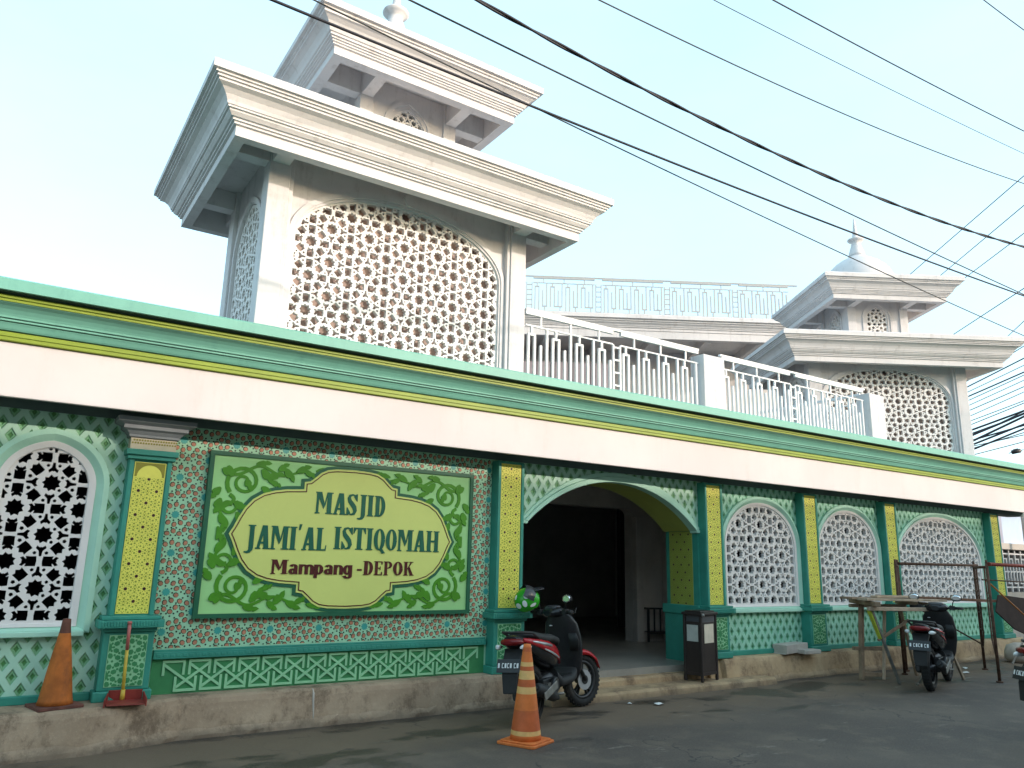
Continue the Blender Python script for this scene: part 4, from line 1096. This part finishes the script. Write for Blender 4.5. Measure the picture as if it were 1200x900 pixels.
def make_scooter(label, loc, rz, accents, variant, steer=0):
    t = thing('scooter', label, 'scooter', loc, rz, 'parked scooters')
    A1, A2 = accents
    make_wheel(0, .105, 'rear', t, True); make_wheel(1.25, .085, 'front', t, False)
    b = MB()   # tail and side covers
    b.loft([(.56,0,.56,.07,.07),(.50,0,.57,.125,.11),(.36,0,.60,.160,.135),(.15,0,.655,.172,.125),(-.05,0,.705,.160,.105),(-.22,0,.755,.135,.080),(-.34,0,.79,.105,.055),(-.41,0,.805,.07,.035)], 'x', 24, 2.5)
    b.build('body', M['gloss_black'], t)
    for s_ in (-1,1):
        q = MB(); rr = []
        for x, y, z0, z1 in ((.56,.11,.50,.58),(.46,.148,.545,.64),(.34,.166,.585,.705),(.14,.178,.645,.765),(-.06,.168,.705,.795),(-.22,.144,.75,.815),(-.33,.114,.78,.825)):
            rr.append([(x,s_*(y-.02),z0),(x,s_*(y+.004),z0+.01),(x,s_*(y-.004),z1-.01),(x,s_*(y-.035),z1)])
        q.rings(rr, 0, True); q.build('side_panel', A1, t)
        q = MB(); rr = []
        for x, y, z0, z1 in ((.20,.184,.70,.725),(.06,.179,.722,.757),(-.10,.166,.752,.780),(-.20,.152,.772,.79)):
            rr.append([(x,s_*(y-.02),z0),(x,s_*(y+.004),z0+.004),(x,s_*(y-.002),z1-.004),(x,s_*(y-.03),z1)])
        q.rings(rr, 0, True); q.build('side_stripe', A2, t)
    b = MB(); b.loft([(.60,0,.70,.09,.03),(.54,0,.735,.125,.045),(.38,0,.765,.140,.05),(.15,0,.785,.145,.05),(-.03,0,.815,.140,.05),(-.18,0,.835,.115,.04),(-.26,0,.84,.08,.02)], 'x', 20, 2.8); b.build('seat', M['matte_black'], t)
    b = MB(); b.tube([(-.05,-.15,.80),(-.22,-.155,.86),(-.36,-.10,.875),(-.40,0,.875),(-.36,.10,.875),(-.22,.155,.86),(-.05,.15,.80)], .013, 8); b.build('grab_rail', M['matte_black'], t)
    b = MB(); b.loft([(-.455,0,.79,.04,.015),(-.44,0,.79,.09,.028),(-.39,0,.79,.118,.035),(-.31,0,.785,.12,.035)], 'x', 18, 2.6); b.build('tail_lamp', M['lamp_red'], t)
    for s_ in (-1,1):
        q = MB(); q.loft([(-.44,s_*.125,.745,.012,.012),(-.40,s_*.14,.745,.03,.024),(-.30,s_*.155,.742,.02,.014)], 'x', 12, 2.4); q.build('indicator', M['lens_white'], t)
    b = MB()   # mudguard with plate bracket
    b.rings([[(-.33,-.10,.73),(-.33,.10,.73),(-.28,.10,.70),(-.28,-.10,.70)],[(-.42,-.085,.62),(-.42,.085,.62),(-.38,.085,.60),(-.38,-.085,.60)],[(-.46,-.08,.50),(-.46,.08,.50),(-.43,.08,.49),(-.43,-.08,.49)],[(-.47,-.07,.34),(-.47,.07,.34),(-.455,.07,.34),(-.455,-.07,.34)]])
    mg = b.build('mudguard', M['matte_black'], t, .01)
    b = MB(); b.obox((-.462,0,.585), (0,1,0), (.28,0,.96), (.96,0,-.28), .125, .06, .004); npl = b.build('number_plate', M['plate_black'], t)
    b = MB()
    for i, y in enumerate((.103,.060,.032,.004,-.024,-.066,-.094)):
        c = Vector((-.4675,y-.0,.588)); ax, ay, az = Vector((0,1,0)), Vector((.28,0,.96)), Vector((.96,0,-.28))
        b.obox(c + ay*(.018 if i % 2 else .0), ax, ay, az, .009, .004 if i % 2 else .021, .0015)
        if i % 2: b.obox(c - ay*.018, ax, ay, az, .009, .004, .0015); b.obox(c + ax*.007, ax, ay, az, .003, .014, .0012)
    for k in range(4): b.obox(Vector((-.4520,.04-.025*k,.545)), (0,1,0), (.28,0,.96), (.96,0,-.28), .007, .007, .0085)
    b.build('plate_characters', M['plate_white'], npl)
    b = MB(); b.loft([(.62,0,.30,.06,.05),(.55,.0,.32,.11,.09),(.35,.03,.36,.12,.10),(.15,.07,.31,.085,.085),(-.02,.10,.28,.055,.075),(-.12,.11,.28,.03,.05)], 'x', 16, 3)
    b.box(.10,.46,-.11,-.04,.22,.40); b.tube([(.30,-.12,.33),(.30,-.17,.33)], .075, 16); b.build('engine', M['rim'], t, .01)
    b = MB(); b.tube([(.44,-.10,.22),(.38,-.14,.20),(.26,-.155,.22)], .022, 8); b.tube([(.27,-.155,.22),(.22,-.16,.235),(.05,-.165,.29),(-.16,-.165,.345),(-.22,-.165,.36)], [.03,.05,.062,.06,.04], 14); b.tube([(-.2,-.165,.355),(-.26,-.165,.37)], .02, 8)
    mf = b.build('muffler', M['matte_black'], t)
    b = MB(); b.obox((.02,-.222,.315), (.95,0,.22), (0,1,0), (-.22,0,.95), .17, .006, .038); b.build('heat_shield', M['grey_steel'], mf, .006)
    b = MB(); b.tube([(-.02,.14,.32),(.06,.14,.62)], .030, 10); b.tube([(-.005,.14,.38),(.04,.14,.55)], .038, 10); b.build('shock_absorber', M['grey_steel'], t)
    b = MB(); b.loft([(.44,0,.38,.13,.10),(.52,0,.33,.165,.055),(.80,0,.33,.165,.05),(.94,0,.36,.15,.06),(1.0,0,.42,.13,.06)], 'x', 20, 3.2); b.build('floorboard', M['matte_black'], t)
    b = MB(); b.loft([(.30,1.00,0,.05,.13),(.42,1.015,0,.06,.175),(.58,1.00,0,.06,.205),(.74,.965,0,.06,.21),(.88,.925,0,.055,.19),(.96,.90,0,.05,.14),(1.0,.885,0,.035,.08)], 'z', 22, 2.6); b.build('leg_shield', M['black_plastic'], t)
    b = MB(); b.loft([(.44,1.08,0,.02,.05),(.52,1.075,0,.05,.10),(.66,1.04,0,.065,.145),(.80,.995,0,.065,.15),(.90,.955,0,.045,.11),(.95,.93,0,.02,.05)], 'z', 20, 2.4); b.build('front_fairing', A1, t)
    for s_ in (-1,1):
        q = MB(); q.loft([(.60,1.075,s_*.105,.02,.02),(.68,1.06,s_*.125,.025,.04),(.76,1.03,s_*.13,.02,.03)], 'z', 12, 2.2); q.build('indicator', M['lens_white'], t)
    b = MB(); b.loft([(.78,0,1.0,.05,.03),(.82,0,1.005,.14,.05),(.90,0,1.01,.15,.065),(.97,0,.995,.10,.055),(1.01,0,.98,.05,.03)], 'x', 20, 2.4); hc = b.build('handlebar_cowl', M['gloss_black'], t)
    b = MB(); b.loft([(.955,0,.985,.085,.04),(.995,0,.98,.075,.035),(1.02,0,.975,.04,.02)], 'x', 16, 2.4); b.build('headlight', M['lens_white'], hc)
    b = MB(); b.tube([(.84,-.32,1.01),(.87,-.2,1.005),(.88,0,1.0),(.87,.2,1.005),(.84,.32,1.01)], .013, 8)
    for s_ in (-1,1):
        b.tube([(.865,s_*.23,1.007),(.838,s_*.33,1.012)], .02, 10); b.tube([(.90,s_*.16,1.0),(.91,s_*.22,.995),(.885,s_*.335,1.0)], .007, 6)
        b.obox((.862,s_*.205,1.01), (1,0,0), (0,1,0), (0,0,1), .03, .03, .028)
    b.build('handlebar', M['matte_black'], t)
    for s_ in (-1,1):
        q = MB(); q.tube([(.87,s_*.20,1.02),(.86,s_*.22,1.09),(.85,s_*.245,1.125)], .007, 6)
        q.loft([(.825,s_*.265,1.145,.05,.03),(.835,s_*.265,1.145,.072,.046),(.86,s_*.265,1.145,.06,.038),(.875,s_*.265,1.145,.03,.02)], 'x', 18, 2.3)
        mo = q.build('mirror', M['matte_black'], t)
        q = MB(); q.loft([(.8215,s_*.265,1.145,.045,.026),(.8245,s_*.265,1.145,.064,.039)], 'x', 18, 2.3); q.build('mirror_glass', M['mirror'], mo)
    b = MB()
    for s_ in (-1,1): b.tube([(1.03,s_*.06,.62),(1.25,s_*.075,.275)], .022, 10)
    b.tube([(.95,0,.85),(1.03,0,.60)], .03, 10); b.obox((1.04,0,.60), (1,0,0), (0,1,0), (0,0,1), .03, .085, .03); b.build('fork', M['matte_black'], t)
    b = MB(); rr = []
    for k in range(15):
        a = rad(20+k*9.5); r = .305; c = (1.25+r*math.cos(a), .275+r*math.sin(a)); wd = .062 if 1 < k < 13 else .045
        rr.append([(c[0]-.012*math.cos(a),-wd,c[1]-.035*math.sin(a)-.012), (c[0]+.006*math.cos(a),-wd*.6,c[1]+.006*math.sin(a)), (c[0]+.014*math.cos(a),0,c[1]+.014*math.sin(a)), (c[0]+.006*math.cos(a),wd*.6,c[1]+.006*math.sin(a)), (c[0]-.012*math.cos(a),wd,c[1]-.035*math.sin(a)-.012), (c[0]-.004*math.cos(a),0,c[1]-.004*math.sin(a))])
    b.rings(rr, 0, True); b.build('front_fender', A1, t)
    for s_, dx in ((-1,.0),(1,.02)):
        q = MB(); q.tube([(.89,s_*.19,1.0),(.98,s_*.17,1.04),(1.03,s_*.10,.98),(1.02,s_*.05,.86)], .0055, 6); q.build('brake_cable', M['matte_black'], t)
    q = MB(); q.loft([(.80,0,1.045,.07,.012),(.84,0,1.062,.10,.018),(.90,0,1.062,.095,.018),(.93,0,1.05,.06,.01)], 'x', 16, 3); q.build('instrument_panel', M['visor'], t)
    q = MB()
    for k in range(7): q.box(.56+k*.045, .575+k*.045, -.13, .13, .381, .388)
    q.build('foot_mat', M['tyre'], t)
    q = MB(); q.tube([(1.25,-.052,.275),(1.25,-.056,.275)], .105, 28); q.build('brake_disc', M['silver'], t)
    q = MB(); q.loft([(.60,.945,-.13,.012,.05),(.70,.925,-.14,.02,.06),(.78,.905,-.13,.012,.05)], 'z', 14, 3); q.build('glove_box', M['matte_black'], t)
    q = MB(); q.lathe([(.0,0),(.018,0),(.02,.01),(.008,.014),(0,.014)], (.86,.10,.86), 12); q.build('ignition_lock', M['silver'], t)
    q = MB()
    for k in range(5): q.box(.16+k*.05, .185+k*.05, -.135, -.10, .27, .36)
    q.build('engine_fins', M['grey_steel'], t)
    for s_ in (-1,1):
        q = MB(); q.rings([[(x,s_*(y+.002),z0),(x,s_*(y+.006),z0+.004),(x,s_*(y+.005),z1),(x,s_*(y-.004),z1)] for x, y, z0, z1 in ((.42,.157,.57,.585),(.30,.171,.605,.625),(.16,.180,.645,.665),(.02,.176,.685,.700))]); q.build('side_decal', M['silver'] if variant else M['gloss_red'], t)
    b = MB(); b.tube([(.50,.12,.24),(.42,.22,.02)], .012, 8); b.tube([(.42,.22,.012),(.36,.235,.012)], .014, 8); b.build('side_stand', M['grey_steel'], t)
    b = MB(); b.tube([(.30,-.14,.24),(.34,-.23,.25)], .012, 8); b.tube([(.30,.14,.24),(.34,.23,.25)], .012, 8); b.build('footpeg', M['grey_steel'], t)
    if steer:
        pv = Matrix.Translation((1.05,0,0)) @ Matrix.Rotation(rad(steer), 4, 'Z') @ Matrix.Translation((-1.05,0,0))
        first = True
        for k in list(t.children):
            nm = k.name.split('.')[0]
            if nm in ('fork','front_fender','handlebar','handlebar_cowl','mirror','brake_disc','instrument_panel') or (nm == 'wheel' and max(v.co.x for v in k.data.vertices) > 1): k.matrix_local = pv
    return t
def head(deg): return rad(deg)
s1 = make_scooter('black and red scooter parked at the entrance steps with a helmet on it', (5.50-1.19*math.cos(rad(31)), 6.94-1.19*math.sin(rad(31)), 0), rad(31), (M['gloss_red'], M['silver']), 1, -24)
s1.rotation_euler = (rad(-4), 0, rad(31)); s1.scale = (.96,.96,.98)
s2 = make_scooter('dark scooter seen from behind under the trestle platform', (10.36, 5.72, 0), rad(18.5), (M['gloss_black'], M['gloss_red']), 0)
s3 = make_scooter('scooter cut off by the right edge of the photo, only its tail showing', (8.60, 3.40, 0), rad(-34), (M['gloss_black'], M['visor']), 0)

# helmet hung on the left mirror of the near scooter
hl = thing('helmet', 'green and white helmet with dark visor hung on the scooter mirror', 'helmet', (0,0,0))
hl.location = (s1.location.x + .90*math.cos(rad(30)) - .30*math.sin(rad(30)), s1.location.y + .90*math.sin(rad(30)) + .30*math.cos(rad(30)), 1.03)
hl.location.x -= .125; hl.location.y += .08
hl.rotation_euler = (rad(8), rad(-24), rad(-22))
b = MB(); rr = []
for i in range(14):
    ph = rad(-48+i*138/13*1.0); rr.append([(.135*math.cos(ph)*math.cos(a)*1.06, .128*math.cos(ph)*math.sin(a), .135*math.sin(ph)+.07) for a in [2*PI*k/28 for k in range(28)]])
b.rings(rr, 0, True); sh = b.build('shell', M['helmet_green'], hl)
b = MB()
def patch(az, el, ra, re, n=14):
    pts = []
    for k in range(n):
        t = 2*PI*k/n; a, e = rad(az+ra*math.cos(t)), rad(el+re*math.sin(t))
        pts.append((.1365*math.cos(e)*math.cos(a)*1.065, .1300*math.cos(e)*math.sin(a)*1.005, .1368*math.sin(e)+.07))
    ctr = Vector((0,0,0))
    for p in pts: ctr += Vector(p)
    ctr /= n; ctr = Vector((0,0,.07)) + (ctr-Vector((0,0,.07)))*1.03
    b.add(pts+[ctr], [(k,(k+1)%n,n) for k in range(n)], 0, True)
for az, el, ra, re in ((-95,32,20,15),(-60,40,14,10),(-150,-2,20,17),(-115,2,13,20),(-80,-18,20,10),(150,10,18,22),(90,25,20,14),(-165,38,12,14)): patch(az, el, ra*.8, re*.8)
b.build('graphic', M['helmet_white'], sh)
b = MB(); rr = []
for i in range(7):
    e = rad(-26+i*9.5); rr.append([(.146*math.cos(e)*math.cos(a)*1.1, .137*math.cos(e)*math.sin(a), .146*math.sin(e)+.07) for a in [rad(-78+k*156/18) for k in range(19)]])
rr2 = [[(x*.965,y*.965,(z-.07)*.965+.07) for x, y, z in r] for r in rr[::-1]]
n_ = 19
for A_, B2 in zip(rr[:-1], rr[1:]): b.add(A_+B2, [(k,k+1,n_+k+1,n_+k) for k in range(n_-1)], 0, True)
for A_, B2 in zip(rr2[:-1], rr2[1:]): b.add(A_+B2, [(k,k+1,n_+k+1,n_+k) for k in range(n_-1)], 0, True)
vz = b.build('visor', M['visor'], hl); vz.rotation_euler = (0, rad(-38), 0); vz.location = (.02,0,.03)
b = MB(); b.loft([(.09,0,.145,.075,.012),(.15,0,.135,.08,.010),(.215,0,.12,.055,.007)], 'x', 16, 2.4); b.build('peak', M['visor'], hl)

# ------------------------------------------------------------------ cones, dustpan, bin, block
def rsq(h, r=.03, n=4):
    p = []
    for sx, sy, a0 in ((1,1,0),(-1,1,90),(-1,-1,180),(1,-1,270)):
        for k in range(n+1): a = rad(a0+90*k/n); p.append((sx*(h-r)+r*math.cos(a), sy*(h-r)+r*math.sin(a)))
    return p
t = thing('traffic_cone', 'orange traffic cone with faded pale bands standing on the street', 'traffic cone', (4.02, 5.76, 0), rad(24), 'traffic cones')
b = MB(); b.polyxy(rsq(.185), 0, .022); b.polyxy(rsq(.165), .0225, .034); b.build('base', M['cone_orange'], t, .006)
H = .80; cuts = [(0,.034,0),(.05,0,2),(.085,0,2),(.20,0,1),(.36,0,0),(.40,0,2),(.435,0,2),(.52,0,1),(.56,0,2),(.60,0,1),(.66,0,2),(.71,0,0),(.76,0,0),(.80,0,0)]
pr_, ms = [], []
zz = [.034,.075,.11,.19,.27,.40,.425,.455,.515,.55,.585,.62,.655,.69,.74,.775,.80]
ids = [0,2,1,1,0,2,2,1,2,2,1,2,0,0,1,0]
for z in zz: pr_.append((.135-.103*(z-.034)/(H-.034), z))
pr_.append((.012,.803)); ids.append(0)
b.v = []; b = MB(); b.lathe(pr_, n=32, mis=ids); b.build('cone_body', [M['cone_orange'],M['cone_deep'],M['cone_band']], t)
t2 = thing('traffic_cone', 'dirty old traffic cone with sooty tip standing on the kerb by the left window', 'traffic cone', (.585, 7.235, .318), rad(14), 'traffic cones')
b = MB(); pts = rsq(.165)
b.rings([[(x*1.0,y*1.0,z+random.uniform(-.006,.006)) for x, y in pts] for z in (.0,.022)]); b.build('base', M['cone_plate'], t2, .004)
b = MB(); b.lathe([(.128,.024),(.118,.06),(.10,.18),(.083,.30),(.066,.41),(.05,.50),(.042,.55),(.035,.60),(.030,.655),(.012,.66)], n=30, mis=[0,0,0,0,0,0,1,1,1,1]); b.build('cone_body', [M['cone_dirty'],M['cone_soot']], t2)
t = thing('dustpan', 'red dustpan with long red and yellow handle leaning on the left pilaster', 'dustpan', (1.07, 7.17, .322), rad(-8))
b = MB()
b.rings([[(-.13,-.13,.0),(.15,-.13,.0),(.15,-.13,.008),(-.13,-.13,.008)],[(-.14,.0,.0),(.15,.0,.0),(.15,.0,.012),(-.14,.0,.012)],[(-.12,.09,.0),(.12,.09,.0),(.12,.09,.012),(-.12,.09,.012)]])
b.obox((-.135,-.02,.03),(.08,1,.1),(1,0,0),(0,0,1),.115,.005,.03); b.obox((.145,-.02,.03),(-.10,1,.1),(1,0,0),(0,0,1),.115,.005,.03); b.obox((0,.088,.045),(1,0,0),(0,1,0),(0,-.2,1),.125,.005,.045)
b.build('pan', M['pan_red'], t, .004)
b = MB(); b.tube([(-.02,.085,.02),(-.025,.075,.20),(-.03,.055,.40)], .013, 10); b.tube([(-.02,.09,.0),(-.02,.085,.09)], .019, 10); hd = b.build('handle', M['handle_yellow'], t)
b = MB(); b.tube([(-.03,.055,.40),(-.035,.035,.61)], .0135, 10); b.tube([(-.035,.035,.605),(-.0355,.033,.625)], .017, 10); b.build('grip', M['handle_red'], hd)

t = thing('litter_bin', 'dark brown square litter bin with two pale stickers beside the entrance', 'litter bin', (7.60, 7.06, .086), rad(0))
ex, ey = Vector((.43,.05,0)).normalized(), Vector((.12,.44,0)).normalized()
t.rotation_euler = (0,0,rad(13))
W = .40; D_ = .27
b = MB(); b.box(.012, W-.012, .012, D_-.012, .10, .72); b.build('body', M['bin_brown'], t, .006)
b = MB()
for x in (0, W-.035):
    for y in (0, D_-.035): b.box(x, x+.035, y, y+.035, 0, .80)
b.build('corner_post', M['bin_brown'], t, .008)
b = MB(); b.box(-.012, W+.012, -.012, D_+.012, .80, .835); b.box(.02, W-.02, .02, D_-.02, .8355, .852); b.build('lid', M['bin_brown'], t, .008)
b = MB(); b.box(.036, W-.036, .016, D_-.016, .7205, .7995); b.build('opening', M['room_dark'], t)
b = MB(); b.box(.036, W-.036, .005, .03, .075, .11); b.box(.005,.03,.036,D_-.036,.075,.11); b.build('rail', M['bin_brown'], t)
b = MB(); b.box(.085, W-.085, .007, .0115, .46, .69); b.build('sticker', M['sticker'], t)
b = MB(); b.box(.007, .0115, .055, D_-.055, .48, .68); b.build('sticker', M['sticker_grey'], t)
b = MB(); b.lathe([(.0,.0),(.022,.0),(.025,.02),(.012,.035),(0,.036)], (.018,-.016,.79), 12); b.build('lock', M['grey_steel'], t)

b = MB(); b.obox((0,0,.065),(1,0,0),(0,1,0),(0,0,1),.27,.115,.06); b.obox((-.19,.0,.005),(1,0,0),(0,1,0),(0,0,1),.10,.1,.006)
o_ = b.build('concrete_block', M['block'], None, .012); o_.location = (9.72,7.35,.326); o_.rotation_euler = (0,rad(-1.5),rad(5)); tag(o_, 'grey concrete block lying on the kerb under the second lattice window', 'block', 'concrete blocks on the kerb')
b = MB(); b.obox((0,0,.03),(1,0,0),(0,1,0),(0,0,1),.16,.08,.03)
o_ = b.build('concrete_block', M['block'], None, .012); o_.location = (9.88,7.165,.322); o_.rotation_euler = (0,0,rad(-8)); tag(o_, 'thinner concrete slab in front of the grey block on the kerb', 'block', 'concrete blocks on the kerb')

t = thing('metal_rack', 'small black metal rack standing inside the dark entrance', 'rack', (9.35, 9.86, .245), rad(-10))
b = MB()
for x in (0,.36,.50):
    b.beam((x,0,0),(x,0,.55),.03,.03)
for x in (.12,.24): b.beam((x,0,.16),(x,0,.52),.02,.02)
for z in (.14,.535): b.beam((-.01,.0,z),(.51,.0,z),.028,.028)
b.beam((0,.25,0),(0,.25,.55),.03,.03); b.beam((.5,.25,0),(.5,.25,.55),.03,.03); b.beam((0,.0,.536),(0,.25,.536),.027,.027); b.beam((.5,.0,.536),(.5,.25,.536),.027,.027)
b.build('frame', M['black_plastic'], t)
b = MB(); b.box(.01,.49,.01,.24,.155,.165); b.build('shelf', M['black_plastic'], t)

# litter
def scrap(loc, s, label, m='paper'):
    b = MB(); n = 9; top_ = [(s*math.cos(2*PI*k/n)*random.uniform(.6,1.1), s*math.sin(2*PI*k/n)*random.uniform(.4,.9), random.uniform(.003,.35*s)) for k in range(n)]
    b.add(top_+[(0,0,.45*s)], [(k,(k+1)%n,n) for k in range(n)]); b.add(top_+[(0,0,.02)], [((k+1)%n,k,n) for k in range(n)])
    o = b.build('paper_scrap', M[m]); o.location = loc; tag(o, label, 'litter', 'paper scraps on the street')
scrap((7.58,7.02,.0), .06, 'white crumpled paper scrap at the foot of the entrance step')
scrap((6.35,6.55,.0), .07, 'flattened pale scrap on the asphalt before the entrance')
scrap((6.1,6.75,.0), .035, 'tiny pale scrap on the asphalt beside the flattened one')
scrap((12.6,6.4,.0), .07, 'pale scrap on the ground under the scaffold')
scrap((13.2,6.7,.0), .06, 'pale scrap by the plinth near the right scaffold legs')

# ------------------------------------------------------------------ trestle, scaffold, planks
t = thing('wooden_trestle', 'rough wooden trestle with splayed legs in front of the lattice windows', 'trestle', (10.4, 6.5, 0))
def L(x, y, z): return (x-10.4, y-6.5, z)
def lg(pts, w_, h_, m, nm='leg'):
    b = MB(); b.beam(L(*pts[0]), L(*pts[1]), w_, h_); return b.build(nm, m, t, .004)
lg([(10.38,6.70,0),(10.50,6.70,1.03)], .058, .058, M['wood'])
lg([(10.05,6.27,.99),(10.50,6.22,0)], .034, .034, M['grey_steel'])
lg([(10.95,6.62,.98),(10.72,6.58,0)], .036, .036, M['wood_pale'])
lg([(11.28,6.10,.99),(11.90,6.08,0)], .034, .034, M['wood_pale'])
lg([(11.35,6.62,.98),(11.60,6.60,0)], .036, .036, M['wood'])
b = MB(); b.beam(L(10.035,6.29,.97), L(10.22,6.27,.60), .05, .05); b.build('lime_sleeve', M['lime_stick'], t, .004)
b = MB(); b.beam(L(10.30,6.74,.42), L(10.9,6.66,.40), .05, .05); b.beam(L(10.38,6.72,.08), L(10.78,6.60,.06), .05, .05); b.beam(L(10.45,6.45,.55), L(11.0,6.3,.82), .035, .035); b.build('brace', M['wood'], t, .004)
b = MB(); b.beam(L(9.95,6.25,.99), L(11.42,6.07,.97), .045, .05); b.beam(L(10.3,6.75,1.0), L(11.5,6.62,.985), .045, .05); b.build('ledger', M['wood_pale'], t, .005)
b = MB(); b.beam(L(10.02,6.15,1.052), L(10.5,6.85,1.062), .08, .06); b.build('cross_bearer', M['wood'], t, .005); b = MB(); b.beam(L(11.3,5.98,1.035), L(11.45,6.72,1.04), .08, .05); b.build('cross_bearer', M['wood'], t, .005)
def plank(a, c, w_, h_, m, label):
    A_, C_ = Vector(a), Vector(c); mid_ = (A_+C_)/2
    b = MB(); b.beam(A_-mid_, C_-mid_, w_, h_); o = b.build('plank', m, None, .004); o.location = mid_; return tag(o, label, 'plank', 'planks on the trestle')
plank((9.98,6.35,1.108),(11.75,6.20,1.085),.16,.03,M['wood_pale'],'pale weathered plank at the front edge of the trestle top')
plank((10.02,6.62,1.112),(11.62,6.50,1.088),.20,.03,M['wood'],'grey weathered plank at the back of the trestle top')
plank((10.9,6.62,1.130),(13.75,6.22,1.055),.22,.04,M['board_brown'],'long reddish brown plank reaching from trestle to scaffold')
plank((10.35,6.40,1.140),(11.35,6.44,1.130),.10,.03,M['wood_pale'],'short batten lying loose on top of the trestle planks')

def frame_leg_pts(): pass
def scaffold(label, A_, B2, H, brace):
    """walk-through scaffold frame between two ground points"""
    A_, B2 = Vector(A_), Vector(B2); o = (A_+B2)/2
    t = thing('rusty_scaffold', label, 'scaffold', o, 0, 'scaffold frames')
    a, c = A_-o, B2-o; d = c-a; up = Vector((0,0,1))
    for p in (a, c):
        b = MB(); b.tube([p, p+up*H], .021, 10); b.tube([p, p+up*.02], .045, 10); b.tube([p+up*(H-.03), p+up*(H+.05)], .017, 8); b.build('leg', M['rust'], t)
    b = MB(); b.tube([a+up*(H-.05), c+up*(H-.05)], .021, 10); b.build('top_bar', M['rust'], t); b = MB(); b.tube([a+d*.0+up*(H-.42), a+d*.20+up*(H-.42)], .014, 8); b.build('stub_bar', M['rust'], t); b = MB(); b.tube([a+d*.8+up*(H-.42), c+up*(H-.42)], .014, 8); b.build('stub_bar', M['rust'], t)
    for s0, s1 in ((0,.20),(1,.80)):
        b = MB()
        b.tube([a+d*s1+up*(H-.05), a+d*s1+up*.55, a+d*(s0*.6+s1*.4)+up*.38, a+d*s0+up*.34], .012, 8)
        for k in range(4): z = .62+k*.26; b.tube([a+d*s0+up*z, a+d*s1+up*z], .011, 8)
        b.build('ladder_side', M['rust'], t)
    return t
scaffold('rusty scaffold frame with ladder rungs to the right of the parked scooter', (12.06,5.67,0), (13.40,6.50,0), 1.63, 1)
scaffold('rusty scaffold frame behind the trestle, in front of the widest lattice window', (11.55,6.75,0), (11.95,6.95,0), 1.62, 0)
def pipe(a, c, r, m, label, cat='pipe', name='scaffold_pipe'):
    A_, C_ = Vector(a), Vector(c); mid_ = (A_+C_)/2
    b = MB(); b.tube([A_-mid_, C_-mid_], r, 10); b.tube([(A_-mid_)*.985, (A_-mid_)], r*1.12, 10); b.tube([(C_-mid_)*.985, (C_-mid_)], r*1.12, 10)
    o = b.build(name, m); o.location = mid_; return tag(o, label, cat, 'loose pipes and rods of the scaffold')
pipe((11.56,6.70,1.605),(13.42,6.46,1.61),.022,M['rust'],'rusty horizontal pipe joining the tops of the two scaffold frames')
pipe((12.05,5.63,1.62),(14.6,5.66,1.60),.026,M['red_pipe'],'red painted pipe running right from the scaffold frame out of the photo')
pipe((11.95,5.70,1.40),(13.9,5.72,1.36),.010,M['rust'],'thin rusty rod under the red painted pipe')
pipe((11.9,6.86,1.05),(13.35,6.50,.40),.012,M['rust'],'rusty cross brace sloping down to the right behind the scooter')
pipe((12.6,6.9,.55),(11.9,6.4,.98),.012,M['rust'],'short rusty brace crossing the sloping brace')
pipe((12.09,5.70,1.38),(13.55,5.75,.72),.012,M['orange_stick'],'orange rod sloping down right from the scaffold frame')
pipe((13.65,5.72,1.0),(13.0,5.9,.18),.014,M['sack'],'pale stick sloping down left at the right edge')

b = MB()
pts = [(-.62,.03),(-.5,.30),(.75,.26),(.80,-.30),(.05,-.36),(-.35,-.22)]
b.poly(pts, -.012, .012); o_ = b.build('plywood_sheet', M['sheet_dark'], None, .004)
o_.location = (13.78,5.92,.84); o_.rotation_euler = (rad(-14),rad(4),rad(-22)); tag(o_, 'dark brown plywood sheet propped against the scaffold at the right', 'board')
b = MB(); b.loft([(0,0,0,.20,.15),(.06,0,0,.27,.20),(.18,.01,0,.27,.20),(.28,.0,.01,.20,.15),(.32,.01,0,.10,.07)], 'z', 18, 2.6)
o_ = b.build('cement_sack', M['sack']); o_.location = (15.15,6.75,.0); tag(o_, 'pale sack standing at the plinth foot at the far right', 'sack')
